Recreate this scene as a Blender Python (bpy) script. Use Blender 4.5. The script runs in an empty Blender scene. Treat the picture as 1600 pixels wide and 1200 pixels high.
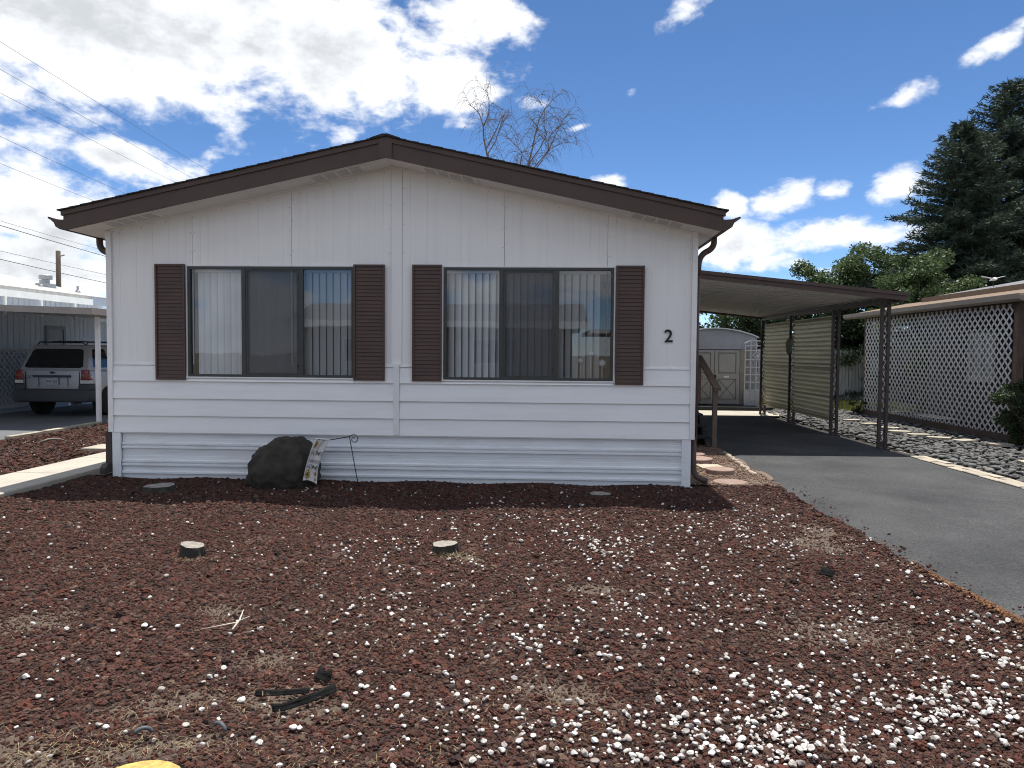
import bpy, bmesh, math, random
import numpy as np
from mathutils import Vector, Matrix, noise as mnoise

SC = bpy.context.scene
COL = SC.collection
R = math.radians
random.seed(7)
RNG = np.random.default_rng(11)

# ------------------------------------------------------------------ camera
cam_d = bpy.data.cameras.new('camera')
cam = bpy.data.objects.new('camera', cam_d)
COL.objects.link(cam)
CAM = Vector((1.7845, -8.8462, 1.5695))
_f = Vector((-0.04484, 0.99806, -0.04309)).normalized()
_r = Vector((0.99894, 0.04524, 0.00819)).normalized()
_u = _r.cross(_f).normalized()
_r = _f.cross(_u).normalized()
mw = Matrix((_r, _u, -_f)).transposed().to_4x4()
mw.translation = CAM
cam.matrix_world = mw
cam_d.sensor_width = 36.0
cam_d.lens = 1158.35 / 1600 * 36.0
cam_d.clip_start = 0.05
cam_d.clip_end = 2000
SC.camera = cam
FPX = 1158.35


def px_dir(px, py):
    return (_f + _r * ((px - 800) / FPX) - _u * ((py - 600) / FPX)).normalized()


# ------------------------------------------------------------------ light
LIGHT_DIR = Vector((-0.055, -0.265, -1.0)).normalized()     # the way the sunlight travels
SUN_EL = math.asin(-LIGHT_DIR.z)
SUN_AZ = math.atan2(-LIGHT_DIR.x, -LIGHT_DIR.y)             # clockwise from +Y
sun_d = bpy.data.lights.new('sun', 'SUN')
sun_d.energy = 3.5
sun_d.angle = R(0.53)
sun_d.color = (1.0, 0.955, 0.89)
sun = bpy.data.objects.new('sun', sun_d)
COL.objects.link(sun)
sun.rotation_euler = LIGHT_DIR.to_track_quat('-Z', 'Y').to_euler()
sun.location = (0, 0, 30)

SC.view_settings.view_transform = 'Standard'
SC.view_settings.look = 'None'
SC.view_settings.exposure = 1.0
SC.view_settings.gamma = 1.0
SC.view_settings.use_curve_mapping = False
SC.render.engine = 'CYCLES'
SC.cycles.use_denoising = True
SC.cycles.filter_width = 1.05
SC.cycles.max_bounces = 7
SC.cycles.diffuse_bounces = 3
SC.cycles.glossy_bounces = 3
SC.cycles.transparent_max_bounces = 12
SC.cycles.transmission_bounces = 4
SC.cycles.sample_clamp_indirect = 6.0
SC.cycles.caustics_reflective = False
SC.cycles.caustics_refractive = False

SKY_STRENGTH = 0.086
CLOUD_STRENGTH = 0.59


def build_world():
    w = bpy.data.worlds.new('World')
    SC.world = w
    w.use_nodes = True
    w.cycles.sampling_method = 'MANUAL'
    w.cycles.sample_map_resolution = 512
    nt = w.node_tree
    N, L = nt.nodes, nt.links
    N.clear()

    def n(t, **k):
        q = N.new(t)
        for a, b in k.items():
            setattr(q, a, b)
        return q

    def math_(op, a, b=None, clamp=False):
        q = n('ShaderNodeMath', operation=op, use_clamp=clamp)
        for i, v in enumerate((a, b)):
            if v is None:
                continue
            if isinstance(v, (int, float)):
                q.inputs[i].default_value = v
            else:
                L.new(v, q.inputs[i])
        return q.outputs[0]

    out = n('ShaderNodeOutputWorld')
    sky = n('ShaderNodeTexSky', sky_type='NISHITA')
    sky.sun_disc = False
    sky.sun_elevation = SUN_EL
    sky.sun_rotation = SUN_AZ
    sky.altitude = 2600
    sky.air_density = .72
    sky.dust_density = 0.0
    sky.ozone_density = 2.0
    bg = n('ShaderNodeBackground')
    bg.inputs['Strength'].default_value = SKY_STRENGTH
    hs = n('ShaderNodeHueSaturation')
    hs.inputs['Saturation'].default_value = 1.14
    hs.inputs['Hue'].default_value = .500
    L.new(sky.outputs[0], hs.inputs['Color'])
    L.new(hs.outputs[0], bg.inputs['Color'])
    tc = n('ShaderNodeTexCoord')
    d = tc.outputs['Generated']
    sep = n('ShaderNodeSeparateXYZ')
    L.new(d, sep.inputs[0])
    az = math_('ARCTAN2', sep.outputs[0], sep.outputs[1])
    el = math_('ARCSINE', sep.outputs[2])
    ae = n('ShaderNodeCombineXYZ')
    L.new(az, ae.inputs[0])
    L.new(el, ae.inputs[1])

    def blob(px, py, rx, ry, rot, hi=1.0, inner=0.0):
        v = px_dir(px, py)
        m = n('ShaderNodeMapping', vector_type='TEXTURE')
        m.inputs['Location'].default_value = (math.atan2(v.x, v.y), math.asin(v.z), 0)
        m.inputs['Rotation'].default_value = (0, 0, R(rot))
        m.inputs['Scale'].default_value = (rx / FPX, ry / FPX, 1)
        L.new(ae.outputs[0], m.inputs['Vector'])
        le = n('ShaderNodeVectorMath', operation='LENGTH')
        L.new(m.outputs[0], le.inputs[0])
        mr = n('ShaderNodeMapRange', interpolation_type='SMOOTHSTEP')
        mr.inputs['From Min'].default_value = inner
        mr.inputs['From Max'].default_value = 1.0
        mr.inputs['To Min'].default_value = hi
        mr.inputs['To Max'].default_value = 0.0
        L.new(le.outputs['Value'], mr.inputs['Value'])
        return mr.outputs[0]

    # where the clouds of this day stand, as directions: (azimuth/height given by the picture point, half axes, tilt)
    blobs = [(150, 40, 620, 200, -4, 1.3), (480, 70, 470, 170, -8, 1.25), (680, 125, 190, 120, -20, 1.1), (730, 20, 210, 100, 0, 1.0),
             (60, 165, 300, 70, 0, .8), (-200, 120, 500, 260, 0, 1.1), (200, 250, 210, 62, -12, .92), (60, 330, 300, 110, -6, 1.0),
             (-80, 420, 420, 130, 0, 1.1), (160, 420, 220, 70, 0, .8), (370, 200, 100, 40, 20, .75), (545, 210, 80, 50, 30, .8),
             (1070, 15, 120, 44, 25, .84), (985, 145, 32, 18, 20, .72), (1560, 70, 130, 38, 22, .80), (1418, 148, 110, 44, 16, .76),
             (1225, 308, 90, 56, 14, .98), (1302, 296, 60, 34, 0, .86), (1405, 290, 84, 60, 10, 1.0), (1140, 320, 56, 40, 0, .9),
             (1330, 368, 220, 58, 0, .98), (1150, 385, 150, 66, 0, 1.0), (1215, 412, 120, 40, 0, .85), (955, 285, 90, 30, -6, .8),
             (905, 198, 44, 14, 10, .7), (830, 160, 70, 24, 0, .68), (1480, 420, 160, 40, 0, .8), (1290, 425, 110, 26, 0, .7)]
    acc = None
    for b in blobs:
        o = blob(*b)
        acc = o if acc is None else math_('MAXIMUM', acc, o)

    def noise(scale, detail, rough, off=0.0, dist=0.0, stretch=1.0):
        mp = n('ShaderNodeMapping')
        mp.inputs['Location'].default_value = (off, off * .7, off * 1.3)
        mp.inputs['Scale'].default_value = (1, 1, stretch)
        L.new(d, mp.inputs['Vector'])
        t = n('ShaderNodeTexNoise')
        t.inputs['Scale'].default_value = scale
        t.inputs['Detail'].default_value = detail
        t.inputs['Roughness'].default_value = rough
        t.inputs['Distortion'].default_value = dist
        L.new(mp.outputs[0], t.inputs['Vector'])
        return t.outputs['Fac']

    # broken cloud goes on round the sky, thickened out of view for ambient light
    g = noise(2.6, 3, .5, 4.1, 0, 1.6)
    gm = n('ShaderNodeMapRange', interpolation_type='SMOOTHSTEP')
    gm.inputs['From Min'].default_value = .38
    gm.inputs['From Max'].default_value = .56
    gm.inputs['To Max'].default_value = 1.1
    L.new(g, gm.inputs['Value'])
    win = blob(800, 330, 1500, 900, 0, 1.0, .68)
    mixm = n('ShaderNodeMix', data_type='FLOAT')
    L.new(win, mixm.inputs[0])
    L.new(gm.outputs[0], mixm.inputs[2])
    L.new(acc, mixm.inputs[3])
    cover = mixm.outputs[0]
    big = noise(7.5, 5, .55, 1.7, 0.3, 1.5)
    fine = noise(15, 9, .56, 8.2, 0.2, 1.7)
    tex = math_('ADD', math_('ADD', math_('MULTIPLY', big, .9), math_('MULTIPLY', fine, 1.3)), math_('MULTIPLY', noise(44, 6, .6, 2.2, .3, 1.8), .55))
    dens_in = math_('ADD', math_('MULTIPLY', cover, 1.0), math_('SUBTRACT', tex, 1.83))
    dm = n('ShaderNodeMapRange', interpolation_type='SMOOTHSTEP')
    dm.inputs['From Min'].default_value = .0
    dm.inputs['From Max'].default_value = .46
    L.new(dens_in, dm.inputs['Value'])
    dens = dm.outputs[0]
    # lit edges are white, thick bellies grey
    thick = n('ShaderNodeMapRange', interpolation_type='SMOOTHSTEP')
    thick.inputs['From Min'].default_value = .35
    thick.inputs['From Max'].default_value = 1.15
    L.new(math_('ADD', dens_in, math_('MULTIPLY', math_('SUBTRACT', noise(6.0, 6, .6, 3.3, .2, 1.8), .5), 1.5)), thick.inputs['Value'])
    cc = n('ShaderNodeMix', data_type='RGBA')
    L.new(thick.outputs[0], cc.inputs[0])
    cc.inputs[6].default_value = (.96, .975, 1.0, 1)
    cc.inputs[7].default_value = (.58, .61, .645, 1)
    cb = n('ShaderNodeBackground')
    cb.inputs['Strength'].default_value = CLOUD_STRENGTH
    L.new(cc.outputs[2], cb.inputs['Color'])
    mx = n('ShaderNodeMixShader')
    L.new(dens, mx.inputs[0])
    L.new(bg.outputs[0], mx.inputs[1])
    L.new(cb.outputs[0], mx.inputs[2])
    L.new(mx.outputs[0], out.inputs['Surface'])


build_world()

# ------------------------------------------------------------------ materials
MATS = {}


def mat(name, c, c2=None, scale=4.0, rough=.7, bump=0.0, bscale=60.0, stretch=(1, 1, 1), metal=0.0, lo=.35, hi=.65, rnd=0.0,
        bstretch=None, spec=.4, coat=0.0, bdist=.01, detail=6, speck=None):
    if name in MATS:
        return MATS[name]
    m = bpy.data.materials.new(name)
    m.use_nodes = True
    nt = m.node_tree
    N, L = nt.nodes, nt.links
    b = N['Principled BSDF']
    b.inputs['Roughness'].default_value = rough
    b.inputs['Metallic'].default_value = metal
    b.inputs['Specular IOR Level'].default_value = spec
    b.inputs['Coat Weight'].default_value = coat
    geo = N.new('ShaderNodeNewGeometry')
    col = None
    if c2 is not None:
        mp = N.new('ShaderNodeMapping')
        mp.inputs['Scale'].default_value = stretch
        L.new(geo.outputs['Position'], mp.inputs['Vector'])
        t = N.new('ShaderNodeTexNoise')
        t.inputs['Scale'].default_value = scale
        t.inputs['Detail'].default_value = detail
        t.inputs['Roughness'].default_value = .6
        L.new(mp.outputs[0], t.inputs['Vector'])
        r = N.new('ShaderNodeMapRange')
        r.inputs['From Min'].default_value = lo
        r.inputs['From Max'].default_value = hi
        L.new(t.outputs['Fac'], r.inputs['Value'])
        x = N.new('ShaderNodeMix')
        x.data_type = 'RGBA'
        L.new(r.outputs[0], x.inputs[0])
        x.inputs[6].default_value = (*c, 1)
        x.inputs[7].default_value = (*c2, 1)
        col = x.outputs[2]
    if speck:
        t = N.new('ShaderNodeTexNoise')
        t.inputs['Scale'].default_value = speck[0]
        t.inputs['Detail'].default_value = 3
        L.new(geo.outputs['Position'], t.inputs['Vector'])
        r3 = N.new('ShaderNodeMapRange')
        r3.inputs['From Min'].default_value = .3
        r3.inputs['From Max'].default_value = .7
        r3.inputs['To Min'].default_value = 1 - speck[1]
        r3.inputs['To Max'].default_value = 1 + speck[1]
        L.new(t.outputs['Fac'], r3.inputs['Value'])
        h3 = N.new('ShaderNodeHueSaturation')
        L.new(r3.outputs[0], h3.inputs['Value'])
        if col is None:
            h3.inputs['Color'].default_value = (*c, 1)
        else:
            L.new(col, h3.inputs['Color'])
        col = h3.outputs[0]
    if rnd:
        oi = N.new('ShaderNodeObjectInfo')
        r2 = N.new('ShaderNodeMapRange')
        r2.inputs['To Min'].default_value = 1 - rnd
        r2.inputs['To Max'].default_value = 1 + rnd
        L.new(oi.outputs['Random'], r2.inputs['Value'])
        h = N.new('ShaderNodeHueSaturation')
        L.new(r2.outputs[0], h.inputs['Value'])
        if col is None:
            h.inputs['Color'].default_value = (*c, 1)
        else:
            L.new(col, h.inputs['Color'])
        col = h.outputs[0]
    if col is None:
        b.inputs['Base Color'].default_value = (*c, 1)
    else:
        L.new(col, b.inputs['Base Color'])
    if bump:
        mp = N.new('ShaderNodeMapping')
        mp.inputs['Scale'].default_value = bstretch or stretch
        L.new(geo.outputs['Position'], mp.inputs['Vector'])
        t = N.new('ShaderNodeTexNoise')
        t.inputs['Scale'].default_value = bscale
        t.inputs['Detail'].default_value = 4
        L.new(mp.outputs[0], t.inputs['Vector'])
        bp = N.new('ShaderNodeBump')
        bp.inputs['Strength'].default_value = bump
        bp.inputs['Distance'].default_value = bdist
        L.new(t.outputs['Fac'], bp.inputs['Height'])
        L.new(bp.outputs[0], b.inputs['Normal'])
    MATS[name] = m
    return m


def ramp_mat(name, cols, source='object', rough=.85, bump=0.0, bscale=150, trans=0.0, spec=.3, bdist=.004):
    """colour picked at random for every piece: per object or instance, or per loose island of one mesh"""
    m = bpy.data.materials.new(name)
    m.use_nodes = True
    nt = m.node_tree
    N, L = nt.nodes, nt.links
    b = N['Principled BSDF']
    b.inputs['Roughness'].default_value = rough
    b.inputs['Specular IOR Level'].default_value = spec
    geo = N.new('ShaderNodeNewGeometry')
    if source == 'object':
        fac = N.new('ShaderNodeObjectInfo').outputs['Random']
    else:
        fac = geo.outputs['Random Per Island']
    cr = N.new('ShaderNodeValToRGB')
    cr.color_ramp.interpolation = 'LINEAR'
    els = cr.color_ramp.elements
    while len(els) < len(cols):
        els.new(.5)
    for i, c in enumerate(cols):
        els[i].position = i / max(1, len(cols) - 1)
        els[i].color = (*c, 1)
    L.new(fac, cr.inputs[0])
    L.new(cr.outputs[0], b.inputs['Base Color'])
    if bump:
        t = N.new('ShaderNodeTexNoise')
        t.inputs['Scale'].default_value = bscale
        t.inputs['Detail'].default_value = 5
        L.new(geo.outputs['Position'], t.inputs['Vector'])
        bp = N.new('ShaderNodeBump')
        bp.inputs['Strength'].default_value = bump
        bp.inputs['Distance'].default_value = bdist
        L.new(t.outputs['Fac'], bp.inputs['Height'])
        L.new(bp.outputs[0], b.inputs['Normal'])
    if trans:
        tr = N.new('ShaderNodeBsdfTranslucent')
        L.new(cr.outputs[0], tr.inputs['Color'])
        mx = N.new('ShaderNodeMixShader')
        mx.inputs[0].default_value = trans
        L.new(b.outputs[0], mx.inputs[1])
        L.new(tr.outputs[0], mx.inputs[2])
        L.new(mx.outputs[0], N['Material Output'].inputs['Surface'])
    MATS[name] = m
    return m


def glass_mat(name, tint=(.80, .86, .86), refl=.13):
    m = bpy.data.materials.new(name)
    m.use_nodes = True
    nt = m.node_tree
    N, L = nt.nodes, nt.links
    N.remove(N['Principled BSDF'])
    tr = N.new('ShaderNodeBsdfTransparent')
    tr.inputs['Color'].default_value = (*tint, 1)
    gl = N.new('ShaderNodeBsdfGlossy')
    gl.inputs['Roughness'].default_value = .01
    gl.inputs['Color'].default_value = (.95, .97, 1, 1)
    geo = N.new('ShaderNodeNewGeometry')
    t = N.new('ShaderNodeTexNoise')          # old sheet glass is never quite flat
    t.inputs['Scale'].default_value = 2.2
    t.inputs['Detail'].default_value = 1
    L.new(geo.outputs['Position'], t.inputs['Vector'])
    bp = N.new('ShaderNodeBump')
    bp.inputs['Strength'].default_value = .25
    bp.inputs['Distance'].default_value = .0022
    L.new(t.outputs['Fac'], bp.inputs['Height'])
    L.new(bp.outputs[0], gl.inputs['Normal'])
    lw = N.new('ShaderNodeFresnel')
    lw.inputs['IOR'].default_value = 1.5
    ad = N.new('ShaderNodeMath')
    ad.operation = 'ADD'
    ad.inputs[1].default_value = refl
    L.new(lw.outputs[0], ad.inputs[0])
    mx = N.new('ShaderNodeMixShader')
    L.new(ad.outputs[0], mx.inputs[0])
    L.new(tr.outputs[0], mx.inputs[1])
    L.new(gl.outputs[0], mx.inputs[2])
    L.new(mx.outputs[0], N['Material Output'].inputs['Surface'])
    MATS[name] = m
    return m


def screen_mat(name, c, see):
    """fine woven insect screen: part of the light passes between the threads"""
    m = bpy.data.materials.new(name)
    m.use_nodes = True
    nt = m.node_tree
    N, L = nt.nodes, nt.links
    b = N['Principled BSDF']
    b.inputs['Base Color'].default_value = (*c, 1)
    b.inputs['Roughness'].default_value = .6
    tr = N.new('ShaderNodeBsdfTransparent')
    mx = N.new('ShaderNodeMixShader')
    mx.inputs[0].default_value = see
    L.new(b.outputs[0], mx.inputs[1])
    L.new(tr.outputs[0], mx.inputs[2])
    L.new(mx.outputs[0], N['Material Output'].inputs['Surface'])
    MATS[name] = m
    return m


white = mat('white_siding', (.87, .86, .835), (.82, .805, .78), 3.0, .55, .25, 40, (3.2, 3.2, .25), lo=.45, hi=.8, bstretch=(40, 40, .8), bdist=.003)
white_lap = mat('white_lap_siding', (.87, .87, .86), (.79, .785, .775), 2.5, .5, .25, 22, (.5, 3, 5), lo=.45, hi=.8, bstretch=(1.2, 20, 26), bdist=.003, rnd=.015)
white_trim = mat('white_trim', (.82, .81, .79), (.70, .69, .67), 9, .5, lo=.5, hi=.8)
white_metal = mat('white_skirting', (.82, .835, .845), (.66, .66, .65), 3, .38, .35, 3.0, lo=.5, hi=.85, stretch=(.6, 1, 4), bstretch=(1, 1, .6), bdist=.03)
soffit_m = mat('soffit_white', (.80, .78, .75), (.72, .70, .67), 2.5, .65, lo=.4, hi=.75)
vent_m = mat('vent_screen', (.58, .57, .55), (.50, .49, .47), 60, .7)
brown = mat('brown_trim', (.080, .048, .036), (.064, .039, .030), 3, .5, .1, 60, lo=.4, hi=.7)
brown_shutter = mat('brown_shutter', (.084, .047, .034), (.066, .038, .029), 4, .42, lo=.4, hi=.7, rnd=.08)
shingle_m = mat('brown_shingle', (.050, .042, .040), (.028, .024, .024), 30, .9, .6, 220, rnd=.18)
bronze = mat('bronze_frame', (.062, .066, .062), (.05, .052, .05), 10, .4, metal=.3)
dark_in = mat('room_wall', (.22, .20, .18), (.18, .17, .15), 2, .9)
slat_m = mat('blind_slat', (.60, .625, .64), (.54, .565, .58), 4, .55, rnd=.06, stretch=(1, 1, .3))
black_m = mat('black_paint', (.012, .012, .014), rough=.45)
glass = glass_mat('window_glass', (.95, .965, .97), .045)
screen_m = screen_mat('insect_screen', (.075, .078, .085), .50)
asphalt = mat('asphalt', (.030, .031, .033), (.078, .079, .080), .8, .9, .9, 70, lo=.30, hi=.74, bdist=.02, detail=15, speck=(55, .42))
concrete = mat('concrete', (.42, .385, .32), (.34, .315, .265), 2.2, .85, .25, 120, lo=.35, hi=.7, bdist=.004, speck=(70, .12))
concrete_pale = mat('pale_paver', (.42, .37, .29), (.32, .28, .22), 5, .85, .3, 90, rnd=.12)
pink_paver = mat('pink_paver', (.30, .21, .17), (.23, .16, .13), 9, .88, .3, 140, rnd=.1)
ground_m = mat('dry_ground', (.20, .165, .12), (.14, .12, .085), 1.4, .95, .5, 40)
gravel_m = mat('fine_gravel', (.19, .14, .105), (.13, .095, .075), 26, .95, .8, 130, lo=.3, hi=.7)
dark_brown = mat('brown_metal', (.052, .036, .032), (.038, .027, .025), 6, .5, lo=.4, hi=.7)
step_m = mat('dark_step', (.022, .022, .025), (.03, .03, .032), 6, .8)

# ------------------------------------------------------------------ building helpers
ORG = {}


class MB:
    def __init__(s):
        s.v, s.f = [], []

    def add(s, vs, fs):
        o = len(s.v)
        s.v += [tuple(p) for p in vs]
        s.f += [tuple(i + o for i in q) for q in fs]
        return s

    def quad(s, *p):
        return s.add(p, [tuple(range(len(p)))])

    def box(s, x0, x1, y0, y1, z0, z1):
        return s.add([(x0, y0, z0), (x1, y0, z0), (x1, y1, z0), (x0, y1, z0), (x0, y0, z1), (x1, y0, z1), (x1, y1, z1), (x0, y1, z1)],
                     [(0, 3, 2, 1), (4, 5, 6, 7), (0, 1, 5, 4), (1, 2, 6, 5), (2, 3, 7, 6), (3, 0, 4, 7)])

    def obox(s, c, size, m):
        """box with half sizes along the columns of the 3x3 matrix m"""
        c = Vector(c)
        vs = []
        for sz in (-1, 1):
            for sx, sy in ((-1, -1), (1, -1), (1, 1), (-1, 1)):
                vs.append(c + m @ Vector((sx * size[0] / 2, sy * size[1] / 2, sz * size[2] / 2)))
        return s.add(vs, [(0, 3, 2, 1), (4, 5, 6, 7), (0, 1, 5, 4), (1, 2, 6, 5), (2, 3, 7, 6), (3, 0, 4, 7)])

    def bar(s, a, b, w, t, up=(0, 0, 1)):
        """rectangular bar from a to b, w across, t along up"""
        a, b, up = Vector(a), Vector(b), Vector(up)
        d = (b - a)
        l = d.length
        d.normalize()
        x = d.cross(up)
        if x.length < 1e-5:
            x = d.cross(Vector((1, 0, 0)))
        x.normalize()
        u = x.cross(d)
        return s.obox((a + b) / 2, (w, l, t), Matrix((x, d, u)).transposed())

    def prism(s, poly, axis, a0, a1):
        """polygon of 2-tuples swept along an axis; the two coordinates are the other axes in xyz order"""
        n = len(poly)

        def P(q, a):
            q = list(q)
            q.insert('xyz'.index(axis), a)
            return q
        vs = [P(q, a0) for q in poly] + [P(q, a1) for q in poly]
        fs = [tuple(range(n)), tuple(range(2 * n - 1, n - 1, -1))]
        fs += [(i, i + n, (i + 1) % n + n, (i + 1) % n) for i in range(n)]
        return s.add(vs, fs)

    def tube(s, pts, r, n=8, cap=True):
        pts = [Vector(p) for p in pts]
        rs = r if isinstance(r, (list, tuple)) else [r] * len(pts)
        vs, fs = [], []
        ref = None
        for i, p in enumerate(pts):
            t = (pts[min(i + 1, len(pts) - 1)] - pts[max(i - 1, 0)])
            if t.length < 1e-9:
                t = Vector((0, 0, 1))
            t.normalize()
            if ref is None:
                ref = t.orthogonal().normalized()
            ref = (ref - t * ref.dot(t))
            if ref.length < 1e-6:
                ref = t.orthogonal()
            ref.normalize()
            b = t.cross(ref)
            for k in range(n):
                a = 2 * math.pi * k / n
                vs.append(p + (ref * math.cos(a) + b * math.sin(a)) * rs[i])
        for i in range(len(pts) - 1):
            for k in range(n):
                k2 = (k + 1) % n
                fs.append((i * n + k, i * n + k2, (i + 1) * n + k2, (i + 1) * n + k))
        if cap:
            fs.append(tuple(range(n - 1, -1, -1)))
            fs.append(tuple(range((len(pts) - 1) * n, len(pts) * n)))
        return s.add(vs, fs)

    def lathe(s, prof, c=(0, 0, 0), n=24, axis='z'):
        """profile of (radius, height) turned round an axis through c"""
        vs, fs = [], []
        for (r, h) in prof:
            for k in range(n):
                a = 2 * math.pi * k / n
                p = (r * math.cos(a), r * math.sin(a), h)
                if axis == 'x':
                    p = (h, r * math.cos(a), r * math.sin(a))
                elif axis == 'y':
                    p = (r * math.cos(a), h, r * math.sin(a))
                vs.append((p[0] + c[0], p[1] + c[1], p[2] + c[2]))
        m = len(prof)
        for i in range(m - 1):
            for k in range(n):
                k2 = (k + 1) % n
                fs.append((i * n + k, i * n + k2, (i + 1) * n + k2, (i + 1) * n + k))
        fs.append(tuple(range(n - 1, -1, -1)))
        fs.append(tuple(range((m - 1) * n, m * n)))
        return s.add(vs, fs)

    def build(s, name, material, parent=None, smooth=False, **tags):
        return mesh_obj(name, s.v, s.f, material, parent, smooth, **tags)


def tag(o, label=None, cat=None, group=None, kind=None):
    for k, v in (('label', label), ('category', cat), ('group', group), ('kind', kind)):
        if v:
            o[k] = v
    return o


def mesh_obj(name, v, f, material, parent=None, smooth=False, label=None, cat=None, group=None, kind=None, loc=None):
    v = np.asarray(v, dtype=np.float64).reshape(-1, 3)
    if parent is not None:
        org = np.array(ORG[parent.name])
        my = org
    else:
        if loc is None:
            lo, hi = v.min(0), v.max(0)
            loc = ((lo[0] + hi[0]) / 2, (lo[1] + hi[1]) / 2, lo[2])
        my = np.array(loc)
    me = bpy.data.meshes.new(name)
    me.from_pydata((v - my).tolist(), [], f)
    me.materials.append(material)
    if smooth:
        me.polygons.foreach_set('use_smooth', [True] * len(me.polygons))
    bm = bmesh.new()
    bm.from_mesh(me)
    bmesh.ops.recalc_face_normals(bm, faces=bm.faces)
    bm.to_mesh(me)
    bm.free()
    o = bpy.data.objects.new(name, me)
    COL.objects.link(o)
    if parent is not None:
        o.parent = parent
    else:
        o.location = my
    ORG[o.name] = tuple(my)
    return tag(o, label, cat, group, kind)


def fast_mesh(name, v, f, material, parent=None, smooth=False, loc=(0, 0, 0), **tags):
    """large meshes of equal-sided faces from arrays"""
    v = np.asarray(v, np.float32)
    f = np.asarray(f, np.int32)
    my = np.array(ORG[parent.name] if parent is not None else loc, np.float32)
    me = bpy.data.meshes.new(name)
    k = f.shape[1]
    me.vertices.add(len(v))
    me.loops.add(f.size)
    me.polygons.add(len(f))
    me.vertices.foreach_set('co', (v - my).ravel())
    me.loops.foreach_set('vertex_index', f.ravel())
    me.polygons.foreach_set('loop_start', np.arange(0, f.size, k, dtype=np.int32))
    if smooth:
        me.polygons.foreach_set('use_smooth', np.ones(len(f), bool))
    me.update(calc_edges=True)
    me.validate()
    me.materials.append(material)
    o = bpy.data.objects.new(name, me)
    COL.objects.link(o)
    if parent is not None:
        o.parent = parent
    else:
        o.location = my
    ORG[o.name] = tuple(float(a) for a in my)
    return tag(o, tags.get('label'), tags.get('cat'), tags.get('group'), tags.get('kind'))


def thing(name, label, cat, loc, group=None):
    o = bpy.data.objects.new(name, None)
    o.empty_display_size = .2
    COL.objects.link(o)
    o.location = loc
    ORG[o.name] = tuple(loc)
    return tag(o, label, cat, group)


def piece(name, me, parent, loc, rot=(0, 0, 0), scale=(1, 1, 1)):
    """one more object on shared mesh data, placed at a world point under its parent"""
    o = bpy.data.objects.new(name, me)
    COL.objects.link(o)
    org = ORG[parent.name] if parent is not None else (0, 0, 0)
    o.parent = parent
    o.location = Vector(loc) - Vector(org)
    o.rotation_euler = rot
    o.scale = scale
    ORG[o.name] = tuple(loc)
    return o


def shared(name, mb, material, smooth=False):
    me = bpy.data.meshes.new(name)
    me.from_pydata(mb.v, [], mb.f)
    me.materials.append(material)
    bm = bmesh.new()
    bm.from_mesh(me)
    bmesh.ops.recalc_face_normals(bm, faces=bm.faces)
    bm.to_mesh(me)
    bm.free()
    if smooth:
        me.polygons.foreach_set('use_smooth', [True] * len(me.polygons))
    return me


def text_mesh(body, size, align='CENTER', extrude=0.0, shear=0.0, space=1.0, bold=0.0):
    """glyph outlines as plain vertices and faces in the xy plane"""
    cu = bpy.data.curves.new('glyphs', 'FONT')
    cu.body = body
    cu.size = size
    cu.align_x = align
    cu.align_y = 'CENTER'
    cu.extrude = extrude
    cu.shear = shear
    cu.space_character = space
    cu.resolution_u = 5
    cu.offset = bold
    o = bpy.data.objects.new('glyphs', cu)
    COL.objects.link(o)
    bpy.context.view_layer.update()
    me = bpy.data.meshes.new_from_object(o.evaluated_get(bpy.context.evaluated_depsgraph_get()))
    v = [tuple(p.co) for p in me.vertices]
    f = [tuple(p.vertices) for p in me.polygons]
    bpy.data.objects.remove(o)
    bpy.data.curves.remove(cu)
    bpy.data.meshes.remove(me)
    return v, f


def rock_mesh(name, material, sub, seed, rough, squash=(1, 1, 1), freq=1.6, smooth=False, fine=.0):
    bm = bmesh.new()
    bmesh.ops.create_icosphere(bm, subdivisions=sub, radius=.5)
    off = Vector((seed * 7.13, seed * 3.7, seed * 1.9))
    for v in bm.verts:
        p = v.co.copy()
        k = 1 + rough * mnoise.noise(p * freq * 2 + off) + rough * .6 * mnoise.noise(p * freq * 5 + off) + fine * mnoise.noise(p * freq * 13 + off)
        v.co = Vector((p.x * k * squash[0], p.y * k * squash[1], p.z * k * squash[2]))
    me = bpy.data.meshes.new(name)
    bm.to_mesh(me)
    bm.free()
    me.materials.append(material)
    if smooth:
        me.polygons.foreach_set('use_smooth', [True] * len(me.polygons))
    return me


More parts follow.
